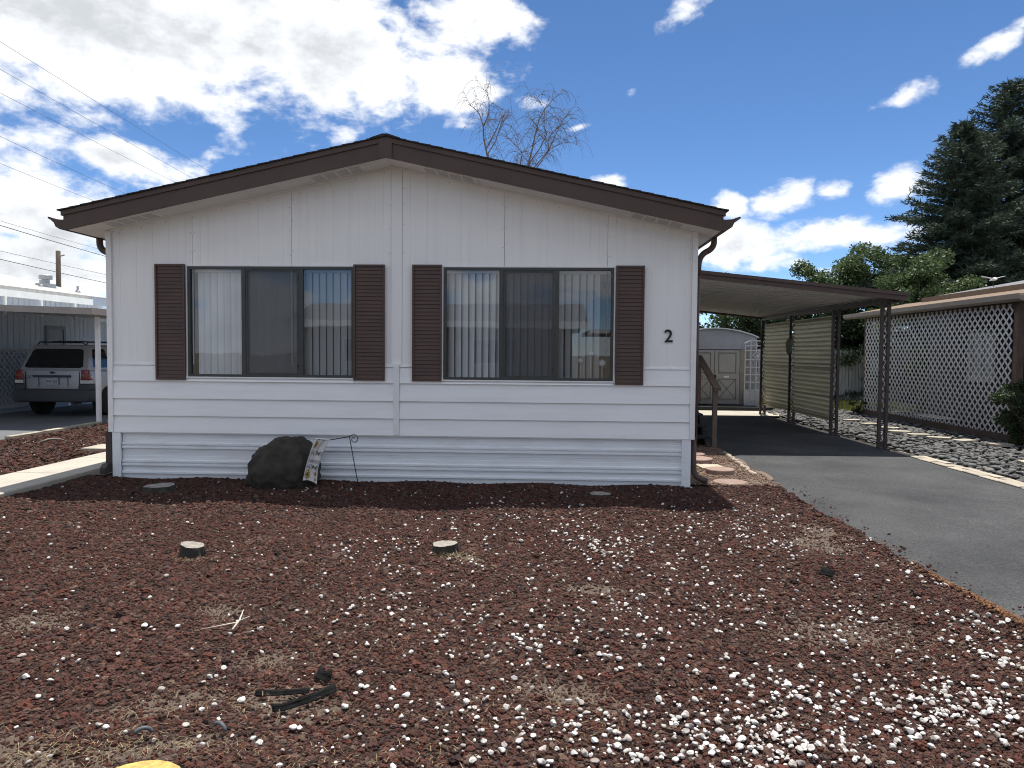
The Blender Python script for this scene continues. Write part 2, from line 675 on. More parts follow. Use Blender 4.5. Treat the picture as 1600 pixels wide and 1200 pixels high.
def scatter(name, pts, rots, scls, idx, meshes, **tags):
    """countless small stones: one object whose points each carry one of a few stone shapes"""
    pts = np.asarray(pts, np.float32)
    me = bpy.data.meshes.new(name)
    me.vertices.add(len(pts))
    me.vertices.foreach_set('co', pts.ravel())
    a = me.attributes.new('rot', 'FLOAT_VECTOR', 'POINT')
    a.data.foreach_set('vector', np.asarray(rots, np.float32).ravel())
    a = me.attributes.new('scl', 'FLOAT_VECTOR', 'POINT')
    a.data.foreach_set('vector', np.asarray(scls, np.float32).ravel())
    a = me.attributes.new('idx', 'INT', 'POINT')
    a.data.foreach_set('value', np.asarray(idx, np.int32))
    o = bpy.data.objects.new(name, me)
    COL.objects.link(o)
    for m in meshes[0].materials:
        me.materials.append(m)
    ng = bpy.data.node_groups.new(name + '_scatter', 'GeometryNodeTree')
    ng.interface.new_socket('Geometry', in_out='INPUT', socket_type='NodeSocketGeometry')
    ng.interface.new_socket('Geometry', in_out='OUTPUT', socket_type='NodeSocketGeometry')
    N, L = ng.nodes, ng.links
    gi, go = N.new('NodeGroupInput'), N.new('NodeGroupOutput')
    join = N.new('GeometryNodeJoinGeometry')
    for i, m in enumerate(meshes):
        tob = bpy.data.objects.new(m.name, m)
        inf = N.new('GeometryNodeObjectInfo')
        inf.inputs['Object'].default_value = tob
        inf.inputs['As Instance'].default_value = False
        g2i = N.new('GeometryNodeGeometryToInstance')
        L.new(inf.outputs['Geometry'], g2i.inputs[0])
        L.new(g2i.outputs[0], join.inputs[0])
    iop = N.new('GeometryNodeInstanceOnPoints')
    iop.inputs['Pick Instance'].default_value = True

    def attr(nm, tp):
        q = N.new('GeometryNodeInputNamedAttribute')
        q.data_type = tp
        q.inputs['Name'].default_value = nm
        return q.outputs['Attribute']
    L.new(gi.outputs[0], iop.inputs['Points'])
    L.new(join.outputs[0], iop.inputs['Instance'])
    L.new(attr('idx', 'INT'), iop.inputs['Instance Index'])
    L.new(attr('rot', 'FLOAT_VECTOR'), iop.inputs['Rotation'])
    L.new(attr('scl', 'FLOAT_VECTOR'), iop.inputs['Scale'])
    L.new(iop.outputs[0], go.inputs[0])
    md = o.modifiers.new('scatter', 'NODES')
    md.node_group = ng
    ORG[o.name] = (0, 0, 0)
    return tag(o, tags.get('label'), tags.get('cat'), tags.get('group'), tags.get('kind'))


def vnoise(x, y, s, seed=0):
    return np.array([mnoise.noise(Vector((a * s + seed, b * s - seed, seed * .37))) for a, b in zip(np.ravel(x), np.ravel(y))]).reshape(np.shape(x))

# ------------------------------------------------------------------ the setting: ground, roads, beds
def sheet(name, x0, x1, y0, y1, z, material, nx=1, ny=1, fz=None, fx=None):
    xs, ys = np.linspace(x0, x1, nx + 1), np.linspace(y0, y1, ny + 1)
    X, Y = np.meshgrid(xs, ys)
    Z = np.full(X.shape, float(z))
    if fz is not None:
        Z = Z + fz(X, Y)
    if fx is not None:
        X = fx(X, Y)
    v = np.stack([X, Y, Z], -1).reshape(-1, 3)
    i = np.arange((nx + 1) * (ny + 1)).reshape(ny + 1, nx + 1)
    f = np.stack([i[:-1, :-1], i[:-1, 1:], i[1:, 1:], i[1:, :-1]], -1).reshape(-1, 4)
    return fast_mesh(name, v, f, material, smooth=True, loc=((x0 + x1) / 2, (y0 + y1) / 2, z), kind='structure')


sheet('ground', -300, 300, -300, 300, -.10, ground_m)
sheet('street', -80, 80, -13.6, -6.62, -.072, asphalt)

SAND = [(-1.16, -4.77, .30, .24), (-.17, -4.49, .20, .14), (.13, -5.65, .27, .13), (.62, -5.60, .34, .15), (1.91, -5.48, .30, .16), (4.25, -2.2, .22, .35),
        (4.05, -2.64, .36, .36), (.37, -5.12, .2, .14), (2.13, -3.89, .24, .15), (3.5, -4.6, .5, .28), (1.2, -3.32, .22, .12), (-.14, -6.16, .5, .14), (.27, -6.04, .35, .08)]


def sandness(x, y):
    """bare sandy soil where the lava rock has been scraped away"""
    s = np.zeros(np.shape(x))
    for cx, cy, rx, ry in SAND:
        a = .5 * np.sin(cx * 9)
        dx, dy = x - cx, y - cy
        u, w = (dx * np.cos(a) + dy * np.sin(a)) / rx, (-dx * np.sin(a) + dy * np.cos(a)) / ry
        s = np.maximum(s, np.clip(1.35 - np.hypot(u, w), 0, 1))
    return s


def bed_h(x, y):
    return .018 * np.sin(x * 1.9 + .6) * np.sin(y * 1.5) + .012 * np.sin(x * 4.7 + y * 3.1) - .012 * sandness(x, y)


soil = mat('lava_soil', (.024, .015, .013), (.046, .026, .022), 30, .95, 1.0, 170, lo=.3, hi=.7)
nt = soil.node_tree
_b = nt.nodes['Principled BSDF']
_src = _b.inputs['Base Color'].links[0].from_socket
_at = nt.nodes.new('ShaderNodeAttribute')
_at.attribute_name = 'sand'
_n2 = nt.nodes.new('ShaderNodeTexNoise')
_n2.inputs['Scale'].default_value = 60
_n2.inputs['Detail'].default_value = 8
_mul = nt.nodes.new('ShaderNodeMath')
_mul.operation = 'MULTIPLY_ADD'
_mul.inputs[1].default_value = .9
nt.links.new(_n2.outputs[0], _mul.inputs[0])
nt.links.new(_at.outputs['Fac'], _mul.inputs[2])
_mr = nt.nodes.new('ShaderNodeMapRange')
_mr.inputs['From Min'].default_value = .55
_mr.inputs['From Max'].default_value = .95
nt.links.new(_mul.outputs[0], _mr.inputs['Value'])
_mx = nt.nodes.new('ShaderNodeMix')
_mx.data_type = 'RGBA'
nt.links.new(_mr.outputs[0], _mx.inputs[0])
nt.links.new(_src, _mx.inputs[6])
_mx.inputs[7].default_value = (.105, .077, .058, 1)
nt.links.new(_mx.outputs[2], _b.inputs['Base Color'])

yard = sheet('yard_bed', -3.9, 4.72, -6.60, .10, -.012, soil, 150, 120, lambda x, y: bed_h(x, y) - .05 * np.clip((x - 4.46) / .16, 0, 1))
_co = np.zeros(len(yard.data.vertices) * 3, np.float32)
yard.data.vertices.foreach_get('co', _co)
_co = _co.reshape(-1, 3) + np.array(yard.location)
_a = yard.data.attributes.new('sand', 'FLOAT', 'POINT')
_a.data.foreach_set('value', sandness(_co[:, 0], _co[:, 1]).astype(np.float32))
sheet('side_bed', -7.52, -4.70, -6.60, 14, -.02, soil, 20, 80, lambda x, y: .02 * np.sin(x * 3 + y) * np.sin(y * 1.3))


def drive_fx(X, Y):
    e = (X < 4.7)
    w = .012 * np.sin(Y * 1.7) + .012 * np.sin(Y * 7.3 + 1) + .010 * np.sin(Y * 23) + .007 * np.sin(Y * 41)
    return np.where(e, X + w, X)


sheet('driveway', 4.58, 7.38, -6.7, 11.6, .012, asphalt, 28, 160, lambda x, y: .006 * np.sin(x * 2.2) * np.sin(y * 1.1) - .03 * np.clip((4.75 - x) / .17, 0, 1), drive_fx)
sheet('gravel_strip', 3.4, 4.70, .10, 12.2, -.006, gravel_m, 12, 60, lambda x, y: .012 * np.sin(x * 9) * np.sin(y * 5))
sheet('cobble_soil', 7.36, 12.0, -6.6, 12.4, -.035, mat('dark_soil', (.025, .022, .02), (.045, .04, .034), 12, .95, .8, 60))
sheet('neighbour_driveway', -11.3, -7.50, -6.6, 16, -.01, mat('pale_asphalt', (.105, .11, .115), (.14, .145, .15), 1.2, .9, .4, 150))
sheet('back_lawn', 7.2, 40, 12.4, 60, -.03, mat('lawn_soil', (.10, .12, .045), (.14, .13, .06), 3, .95, .6, 60))
sheet('shed_apron', 4.6, 8.1, 10.0, 15, .018, concrete)

# sidewalk of cast slabs beside the house
walk = thing('sidewalk', 'pale concrete sidewalk running along the house wall', 'sidewalk', (-4.3, 0, 0))
walk['kind'] = 'structure'
del walk['category']
for k in range(16):
    y0 = -6.6 + k * 1.3
    b = MB()
    b.prism([(-4.72 + .0, -.06), (-3.90, -.06), (-3.90, .035), (-3.912, .047), (-4.708, .047), (-4.72, .035)], 'y', y0 + .006, y0 + 1.294)
    b.build('slab', concrete, walk)

# ------------------------------------------------------------------ the house
WXL, WXR = -3.55, 3.55
XR = -.04                                             # ridge line
S = .218


def zf(x):
    return 3.752 - S * abs(x - XR)                     # lower edge of the rake boards


house = thing('mobile_home', 'white double-wide home with brown gabled roof and four brown shutters', 'house', (0, 7, 0))
WL = (-2.56, -.52, 1.240, 2.575)
WR = (.56, 2.585, 1.232, 2.572)


def holes(x):
    for w in (WL, WR):
        if w[0] < x < w[1]:
            return w
    return None


def siding_panel(x0, x1):
    """grooved sheet siding: a folded profile cut to the gable above and round the windows"""
    xs = [x0]
    ys = [0.0]
    k = x0 + .10
    while k < x1 - .06:
        for dx, yy in ((-.004, 0), (-.002, .0032), (.002, .0032), (.004, 0)):
            xs.append(k + dx)
            ys.append(yy)
        k += random.choice((.102, .2035, .2035, .2035, .305))
    xs.append(x1)
    ys.append(0.0)
    for w in (WL, WR):
        for e in w[:2]:
            if x0 < e < x1 and min(abs(e - q) for q in xs) > .0005:
                i = int(np.searchsorted(xs, e))
                xs.insert(i, e)
                ys.insert(i, ys[i - 1] if ys[i - 1] == ys[i] else 0.0)
    b = MB()
    for i in range(len(xs) - 1):
        a, c = xs[i], xs[i + 1]
        h = holes((a + c) / 2)
        spans = [(1.385, None)] if h is None else [(h[3], None)]
        for z0, z1 in spans:
            b.quad((a, ys[i], z0), (c, ys[i + 1], z0), (c, ys[i + 1], zf(c) + .03), (a, ys[i], zf(a) + .03))
    # closed edges at the joints
    for e, sgn in ((x0, 1), (x1, -1)):
        b.quad((e, 0, 1.385), (e, .02, 1.385), (e, .02, zf(e) + .03), (e, 0, zf(e) + .03))
    b.build('siding_panel', white, house)


for p in ((-3.495, -2.50), (-2.496, -1.282), (-1.278, -.075), (.063, 1.283), (1.287, 2.503), (2.507, 3.495)):
    siding_panel(*p)
MB().box(-.071, .059, -.003, .02, 1.374, zf(0) + .02).build('centre_board', white, house)


b = MB()
for xs_ in (-3.47, -2.52, -2.47, -1.30, -1.26, -.09, .08, 1.265, 1.305, 2.485, 2.525, 3.47):
    zz = 2.66 + random.uniform(0, .15)
    while zz < zf(xs_) - .04:
        b.lathe([(.0045, -.0025), (.0045, .001)], (xs_ + random.uniform(-.004, .004), 0, zz), 7, 'y')
        zz += random.uniform(.16, .36)
xs_ = -3.4
while xs_ < 3.4:
    if abs(xs_) > .09:
        b.lathe([(.005, -.0025), (.005, .001)], (xs_, 0, zf(xs_) - .035 - random.uniform(0, .02)), 7, 'y')
    xs_ += random.uniform(.22, .42)
b.build('nail_heads', mat('rusty_nail', (.22, .18, .15), (.12, .09, .07), 40, .8), house)['kind'] = 'stuff'


def plank(x0, x1, z0, z1, name='siding_plank'):
    yb, yt = -.030, -.006
    MB().prism([(yb, z0), (yb, z0 + .004), (yt, z1), (.01, z1), (.01, z0)], 'x', x0, x1).build(name, white_lap, house)


ROWS = [(1.182, 1.372), (.968, 1.184), (.757, .970), (.552, .759)]
for x0, x1 in ((-3.492, WL[0] - .012), (WL[1] + .012, -.036), (.036, WR[0] - .012), (WR[1] + .012, 3.492)):
    plank(x0, x1, *ROWS[0])
for w, (x0, x1) in ((WL, (WL[0] - .008, WL[1] + .008)), (WR, (WR[0] - .008, WR[1] + .008))):
    plank(x0, x1, 1.182, w[2] - .016)
for z0, z1 in ROWS[1:]:
    plank(-3.492, -.036, z0, z1)
    plank(.036, 3.492, z0, z1)
MB().box(-.034, .034, -.036, .01, .555, 1.418).build('centre_batten', white_trim, house)
for x0, x1 in ((-3.49, WL[0] - .012), (WL[1] + .012, -.036), (.036, WR[0] - .012), (WR[1] + .012, 3.49)):
    MB().prism([(-.018, 1.376), (-.010, 1.402), (.002, 1.402), (.002, 1.376)], 'x', x0, x1).build('band_moulding', white_trim, house)
for s in (-1, 1):
    MB().prism([(s * 3.493, -.036), (s * 3.553, -.036), (s * 3.553, .07), (s * 3.543, .07), (s * 3.543, -.004), (s * 3.493, -.004)], 'z', .552, zf(3.55) + .02).build('corner_board', white_trim, house)
# side and rear walls, floor, ceiling
for s in (-1, 1):
    MB().box(*sorted((s * 3.48, s * 3.54)), .03, 14.0, .55, 3.02).build('side_wall', white, house)
    MB().box(*sorted((s * 3.44, s * 3.50)), .03, 14.0, -.05, .55).build('side_skirting', white_metal, house)
MB().box(-3.48, 3.48, 13.94, 14.0, .0, 3.0).build('rear_wall', white, house)
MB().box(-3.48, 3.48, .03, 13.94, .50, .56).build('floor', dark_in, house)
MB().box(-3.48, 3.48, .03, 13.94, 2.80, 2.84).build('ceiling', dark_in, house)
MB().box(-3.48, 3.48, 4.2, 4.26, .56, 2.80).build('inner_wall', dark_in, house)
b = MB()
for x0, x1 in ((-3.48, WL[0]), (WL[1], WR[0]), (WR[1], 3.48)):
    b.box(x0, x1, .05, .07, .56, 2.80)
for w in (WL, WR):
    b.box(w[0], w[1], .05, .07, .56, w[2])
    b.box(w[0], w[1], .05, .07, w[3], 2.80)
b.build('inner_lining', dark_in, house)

# corrugated metal skirting
sk = [(.0, .552), (.0, .512), (.004, .508), (.004, .475), (.0, .471), (.0, .428), (-.026, .420), (-.026, .400), (-.004, .392), (-.004, .386), (-.028, .378), (-.028, .356), (.0, .348),
      (.0, .305), (.004, .301), (.004, .262), (.0, .258), (.0, .212), (-.026, .204), (-.026, .184), (-.004, .176), (-.004, .170), (-.028, .162), (-.028, .140), (.0, .132), (.0, .078), (-.026, .066), (-.026, .044), (.0, .036), (.0, -.06)]
for x0, x1 in ((-3.405, -1.15), (-1.15, .55), (.55, 2.1), (2.1, 3.405)):
    b = MB()
    o = .018 if x0 in (-1.15, 2.1) else .0165
    for (ya, za), (yb, zb) in zip(sk[:-1], sk[1:]):
        b.quad((x0, ya + o, za), (x1 + .01, ya + o, za), (x1 + .01, yb + o, zb), (x0, yb + o, zb))
    b.build('skirting_panel', white_metal, house)
for s in (-1, 1):
    b = MB()
    b.box(*sorted((s * 3.412, s * 3.515)), -.020, .05, -.06, .549)
    b.box(*sorted((s * 3.408, s * 3.428)), -.026, -.0205, -.06, .549)
    b.build('skirting_corner', white_metal, house)
MB().box(-3.405, 3.405, -.018, .015, .540, .551).build('skirting_rail', white_trim, house)

# roof
roof = MB()
poly = [(-3.75, zf(-3.75) + .04), (XR, zf(XR) + .04), (3.70, zf(3.70) + .04), (3.70, zf(3.70) + .20), (XR, zf(XR) + .20), (-3.75, zf(-3.75) + .20)]
roof.prism(poly, 'y', -.43, 14.3)
roof = roof.build('roof', brown, house)
for sgn, xe in ((-1, -3.79), (1, 3.74)):
    # rake board, drip strip, soffit
    def strip(y0, y1, d0, d1, xa, xb):
        return MB().prism([(xa, zf(xa) + d0), (xb, zf(xb) + d0), (xb, zf(xb) + d1), (xa, zf(xa) + d1)], 'y', y0, y1)
    xa, xb = (XR + sgn * .001, xe)
    strip(-.462, -.430, .0, .168, xa, xb).build('rake_board', brown, house)
    strip(-.480, -.430, .168, .222, xa, xb + sgn * .02).build('drip_strip', brown, house)
    strip(-.430, .0, .012, .038, xa, xb).build('soffit', soffit_m, house)
    strip(.0, 14.2, .012, .038, sgn * 3.54, xb).build('eave_soffit', soffit_m, house)
    # moulding where the soffit meets the wall
    strip(-.016, -.002, -.012, .012, xa, sgn * 3.55).build('soffit_moulding', white_trim, house)
    # shingle courses
    n = 28
    for k in range(n):
        d0 = 3.86 * k / n
        d1 = d0 + 3.86 / n + .05
        xo, xi = xe + sgn * (.05 - 0) - sgn * d0, xe + sgn * .05 - sgn * d1
        if sgn * (xi - XR) < 0:
            xi = XR
        zo, zi = zf(xo) + .2225, zf(xi) + .2225
        jag = random.uniform(-.006, .006)
        MB().prism([(xo, zo + .004), (xo, zo + .019 + jag * .3), (xi, zi + .010), (xi, zi + .001)], 'y', -.502 + jag, 14.35).build('shingle_course', shingle_m, roof)
    # gutter along the eave, with its end cap
    e = xe - sgn * .005
    prof = [(0, 2.935), (.055, 2.945), (.105, 2.975), (.125, 3.02), (.165, 3.055), (.195, 3.07), (.195, 3.088), (.18, 3.088), (.10, 3.06), (.02, 3.055), (.0, 3.06)]
    g = MB().prism([(e + sgn * a, z) for a, z in prof], 'y', -.455, 14.2).build('gutter', brown, house)
MB().prism([(XR - .075, zf(XR - .075) - .004), (XR, zf(XR) - .004), (XR + .075, zf(XR + .075) - .004), (XR + .075, zf(XR + .075) + .222), (XR, zf(XR) + .222), (XR - .075, zf(XR - .075) + .222)], 'y', -.484, -.4625).build('ridge_plate', brown, house)
b = MB()
b.prism([(XR - .17, zf(XR - .17) + .235), (XR, zf(XR) + .236), (XR + .17, zf(XR + .17) + .235), (XR + .17, zf(XR + .17) + .244), (XR + .03, zf(XR) + .252), (XR - .03, zf(XR) + .252), (XR - .17, zf(XR - .17) + .244)], 'y', -.507, 14.36)
b.build('ridge_cap', shingle_m, roof)

# soffit vents: four screens in a white frame
for cx in (-3.09, -.645, .66, 3.05):
    sg = 1 if cx > XR else -1
    fr = MB()
    fr.prism([(cx - .32, zf(cx - .32) + .004), (cx + .32, zf(cx + .32) + .004), (cx + .32, zf(cx + .32) + .0125), (cx - .32, zf(cx - .32) + .0125)], 'y', -.36, -.10)
    fr = fr.build('soffit_vent', soffit_m, house)
    for k in range(4):
        x0 = cx - .29 + k * .147
        x1 = x0 + .115
        MB().prism([(x0, zf(x0) - .001), (x1, zf(x1) - .001), (x1, zf(x1) + .006), (x0, zf(x0) + .006)], 'y', -.335, -.125).build('screen', vent_m, fr)

# downspouts
def arc(pts, n=6):
    """rounded path through corner points"""
    pts = [Vector(p) for p in pts]
    out = [pts[0]]
    for a, b, c in zip(pts[:-2], pts[1:-1], pts[2:]):
        p0, p2 = b.lerp(a, .5) if (b - a).length < .25 else b + (a - b).normalized() * .12, b.lerp(c, .5) if (c - b).length < .25 else b + (c - b).normalized() * .12
        for i in range(n + 1):
            t = i / n
            out.append(p0 * (1 - t) ** 2 + b * 2 * t * (1 - t) + p2 * t * t)
    out.append(pts[-1])
    return out


d = MB().tube(arc([(-3.80, .25, 2.97), (-3.80, .25, 2.82), (-3.68, .25, 2.76), (-3.575, .25, 2.74), (-3.575, .25, 2.5)]), .040, 10)
d.tube([(-3.577, .25, 2.55), (-3.577, .25, .55)], .033, 10)
d.build('downspout', brown, house, smooth=True)
b = MB()
b.box(-3.63, -3.555, .03, .10, .12, .553)
b.prism([(-.10 + .06, .16), (.10, .16), (.10, .06), (-.10, .04), (-.10, .115)], 'x', -3.63, -3.555)
b.box(-3.622, -3.563, -.104, -.098, .050, .105)
b.build('downspout_foot', dark_brown, house)
d = MB().tube(arc([(3.77, .12, 2.98), (3.77, .12, 2.82), (3.60, .12, 2.74), (3.585, .12, 2.5)], 8), .036, 10)
d.tube([(3.585, .12, 2.55), (3.585, .12, .50)], .030, 10)
d.tube(arc([(3.572, .12, .56), (3.572, .10, .10), (3.72, .02, .05)], 10), .036, 10)
d.build('downspout', brown, house, smooth=True)

# windows
def window(w, tops):
    x0, x1, z0, z1 = w
    win = bpy.data.objects.new('window', None)
    COL.objects.link(win)
    win.parent = house
    ORG[win.name] = ORG[house.name]
    t = .016
    b = MB()
    for a in ((x0 - t, x1 + t, z1, z1 + t), (x0 - t, x0, z0, z1), (x1, x1 + t, z0, z1)):
        b.box(a[0], a[1], -.016, .03, a[2], a[3])
    b.box(x0 - t - .01, x1 + t + .01, -.032, .03, z0 - t, z0)
    b.build('casing', white_trim, win)
    f = .031
    b = MB()
    b.box(x0, x1, -.010, .05, z1 - f, z1)
    b.box(x0, x1, -.010, .05, z0, z0 + f)
    b.box(x0, x0 + f, -.010, .05, z0 + f, z1 - f)
    b.box(x1 - f, x1, -.010, .05, z0 + f, z1 - f)
    b.build('frame', bronze, win)
    m1, m2 = tops
    for k, (mx, wd) in enumerate(((m1, .050), (m2, .054))):
        MB().box(mx - wd / 2, mx + wd / 2, -.004, .045, z0 + f, z1 - f).build('mullion', bronze, win)
    for a, c, y in ((x0 + f, m1 - .025, .022), (m1 + .025, m2 - .027, .036), (m2 + .027, x1 - f, .022)):
        MB().quad((a, y, z0 + f), (c, y, z0 + f), (c, y, z1 - f), (a, y, z1 - f)).build('pane', glass, win)
    # sliding insect screen in the middle bay
    a, c = m1 + .028, m2 - .030
    MB().quad((a, .008, z0 + f), (c, .008, z0 + f), (c, .008, z1 - f), (a, .008, z1 - f)).build('insect_screen', screen_m, win)
    b = MB()
    for q in ((a, a + .022, z0 + f, z1 - f), (c - .022, c, z0 + f, z1 - f), (a + .022, c - .022, z0 + f, z0 + f + .02), (a + .022, c - .022, z1 - f - .02, z1 - f)):
        b.box(q[0], q[1], .001, .013, q[2], q[3])
    b.build('screen_frame', bronze, win)
    for zz in (z0 + .14, z1 - .14):
        MB().box(c - .018, c - .002, -.006, .001, zz - .012, zz + .012).build('latch', black_m, win)


window(WL, (-1.872, -1.168))
window(WR, (1.252, 1.912))

# shutters with their louvres
LOUV = {}
for x0, x1, z0, z1 in ((-2.945, -2.578, 1.200, 2.598), (-.517, -.140, 1.214, 2.598), (.190, .545, 1.212, 2.598), (2.605, 2.938, 1.192, 2.594)):
    sh = bpy.data.objects.new('shutter', None)
    COL.objects.link(sh)
    sh.parent = house
    ORG[sh.name] = ORG[house.name]
    f = .024
    b = MB()
    b.box(x0, x0 + f, -.052, -.022, z0, z1)
    b.box(x1 - f, x1, -.052, -.022, z0, z1)
    b.box(x0 + f, x1 - f, -.050, -.022, z1 - f, z1)
    b.box(x0 + f, x1 - f, -.050, -.022, z0, z0 + f)
    b.box(x0 + f, x1 - f, -.028, -.022, z0 + f, z1 - f)
    b.build('shutter_frame', brown_shutter, sh)
    n = 30
    hgt = (z1 - z0 - 2 * f) / n
    key = round(x1 - x0, 4)
    m = MB().prism([(-.013, 0), (-.014, .003), (-.005, hgt), (.0, hgt), (.0, 0)], 'x', 0, x1 - x0 - 2 * f)
    me = shared('louvre', m, brown_shutter)
    for k in range(n):
        piece('louvre', me, sh, (x0 + f, -.028, z0 + f + k * hgt))

v, f = text_mesh('2', .212, extrude=.008, bold=.0022)
mesh_obj('house_number', [(3.232 + p[0], -.010 - p[2], 1.766 + p[1]) for p in v], f, black_m, house, label='black house number two on the white siding')

# blinds behind the windows
def blind(w, label, spans):
    t = thing('vertical_blind', label, 'blind', ((w[0] + w[1]) / 2, .13, w[2]), 'vertical blinds in the front windows')
    MB().box(w[0] + .02, w[1] - .02, .10, .15, w[3] - .06, w[3] - .02).build('headrail', slat_m, t)
    z0, z1 = w[2] + .015, w[3] - .061
    me = shared('slat', MB().prism([(-.0445, -.0006), (-.02, -.004), (.02, -.004), (.0445, -.0006), (.0445, .0006), (.02, -.0028), (-.02, -.0028), (-.0445, .0006)], 'z', 0, z1 - z0), slat_m)
    for a, c, step, ang, jit in spans:
        x = a
        while x < c:
            piece('slat', me, t, (x, .125, z0), (0, 0, R(ang + random.uniform(-jit, jit) * 1.7)))
            x += step + random.uniform(-.003, .004)
    MB().tube([(w[1] - .07, .10, w[3] - .06), (w[1] - .07, .10, w[2] + .3)], .003, 5).build('wand', slat_m, t)


blind(WL, 'pale vertical blind drawn behind the window beside the boulder', [(-2.44, -1.86, .0815, 16, 4), (-1.86, -1.2, .0815, 14, 4), (-1.11, -.58, .0865, -22, 3)])
blind(WR, 'pale vertical blind drawn behind the window nearest the house number', [(.64, 1.25, .0835, -30, 2), (1.26, 1.88, .0845, -32, 3), (1.96, 2.46, .0865, -42, 5)])
orn = mat('milk_glass', (.74, .77, .78), rough=.3)
for (x, z, r_, lb) in ((2.205, 1.475, .034, 'pale globe ornament on a short stem, first of three behind the window panes'), (2.325, 1.560, .032, 'pale globe ornament, tallest of three behind the window panes'),
                       (2.462, 1.445, .045, 'largest pale globe ornament standing behind the corner of the window')):
    b = MB()
    b.lathe([(.001, z - r_)] + [(r_ * math.sin(math.pi * k / 10), z - r_ * math.cos(math.pi * k / 10)) for k in range(1, 10)] + [(.001, z + r_)], (x, .077, 0), 16)
    b.tube([(x, .077, z - r_ + .003), (x, .077, 1.262)], .006, 8)
    b.lathe([(.03, 1.247), (.03, 1.255), (.012, 1.264)], (x, .077, 0), 14)
    b.build('globe_ornament', orn, None, True, label=lb, cat='ornament', group='globe ornaments on the window sill')
for w in (WL, WR):
    MB().box(w[0], w[1], .0705, .112, w[2] - .02, w[2] + .014).build('inner_sill', white_trim, house)

# ------------------------------------------------------------------ lava rock and pebbles
lava = ramp_mat('lava_rock', [(.022, .015, .014), (.049, .025, .020), (.080, .033, .025), (.054, .030, .025), (.102, .037, .026), (.066, .033, .026), (.108, .048, .034), (.050, .037, .033), (.13, .085, .064), (.060, .028, .023)], 'object', .92, .9, 140, spec=.2)
LAVA = [rock_mesh('lava_lump', lava, 3, 1 + k, .42, (1, .85 + .1 * (k % 3), .62 + .08 * (k % 2)), 1.7, False, .12) for k in range(7)]
orange = ramp_mat('orange_cinder', [(.17, .075, .035), (.13, .055, .03), (.22, .12, .05), (.10, .05, .035)], 'object', .95, .8, 140)
ORANGE = [rock_mesh('orange_lump', orange, 2, 20 + k, .4, (1, .9, .6), 1.7) for k in range(3)]


def lava_points():
    P, Sc = [], []

    def layer(n, x0, x1, y0, y1, lo, hi, lift, keep_sand, fall=None):
        x, y = RNG.uniform(x0, x1, n), RNG.uniform(y0, y1, n)
        k = RNG.uniform(size=n) > sandness(x, y) * (1 - keep_sand) * 1.25
        k &= ~((y > -.035) & (abs(x) < 3.6))
        k &= x < 4.60 + .03 * np.sin(y * 3) + .02 * np.sin(y * 11)
        if fall is not None:
            k &= RNG.uniform(size=n) < fall(x, y)
        x, y = x[k], y[k]
        d = lo + (hi - lo) * RNG.uniform(size=len(x)) ** 2.2
        P.append(np.stack([x, y, -.012 + bed_h(x, y) + d * lift], 1))
        Sc.append(d)
    layer(5500, -3.88, 4.66, -6.55, .06, .028, .056, .16, .06)
    layer(260, -3.88, 4.66, -6.55, .06, .04, .07, .08, .0)
    layer(90000, -3.88, 4.66, -6.55, .06, .014, .034, .20, .12)
    layer(90000, -2.6, 4.66, -6.55, -2.0, .008, .022, .22, .50)
    layer(60000, -1.6, 4.5, -6.55, -4.4, .004, .012, .3, .8)
    n = 130                                              # stones kicked out over the edge of the drive
    x, y = 4.60 + np.abs(RNG.normal(0, .09, n)), RNG.uniform(-6.4, .0, n)
    d = .008 + .02 * RNG.uniform(size=n) ** 2
    P.append(np.stack([x, y, .012 + d * .25], 1))
    Sc.append(d)
    n = 16000
    x, y = RNG.uniform(-7.46, -4.74, n), RNG.uniform(-4.5, 11, n)
    d = .025 + .04 * RNG.uniform(size=n) ** 1.5
    P.append(np.stack([x, y, -.018 + d * .25], 1))
    Sc.append(d)
    return np.concatenate(P), np.concatenate(Sc)


pts, d = lava_points()
n = len(pts)
sq = np.stack([d * RNG.uniform(.8, 1.25, n), d * RNG.uniform(.8, 1.25, n), d * RNG.uniform(.8, 1.2, n)], 1)
rot = np.stack([RNG.uniform(-.5, .5, n), RNG.uniform(-.5, .5, n), RNG.uniform(0, 6.28, n)], 1)
scatter('lava_rock', pts, rot, sq, RNG.integers(0, 7, n), LAVA, kind='stuff', label='dark red lava rock covering the front yard', cat='lava rock')

n = 2600
t = RNG.uniform(size=n)
y = -6.4 + 4.2 * t
x = 4.60 - np.abs(RNG.normal(0, .035, n))
keep = RNG.uniform(size=n) < np.clip((-3.0 - y) / 1.2, .04, 1) * (.45 + .55 * np.sin(y * 4.3 + 1) ** 2)
x, y = x[keep], y[keep]
n = len(x)
d = RNG.uniform(.008, .024, n)
scatter('orange_cinders', np.stack([x, y, .006 + d * .3 + bed_h(x, y)], 1), np.stack([RNG.uniform(-.5, .5, n)] * 2 + [RNG.uniform(0, 6.28, n)], 1), np.stack([d, d, d], 1), RNG.integers(0, 3, n), ORANGE,
        kind='stuff', label='orange cinders and moss along the edge of the driveway', cat='cinders')

peb_m = ramp_mat('white_pebble', [(.48, .45, .42), (.62, .61, .58), (.36, .32, .285), (.56, .545, .515), (.24, .205, .18), (.66, .65, .63), (.52, .49, .455)], 'object', .6, .25, 90)


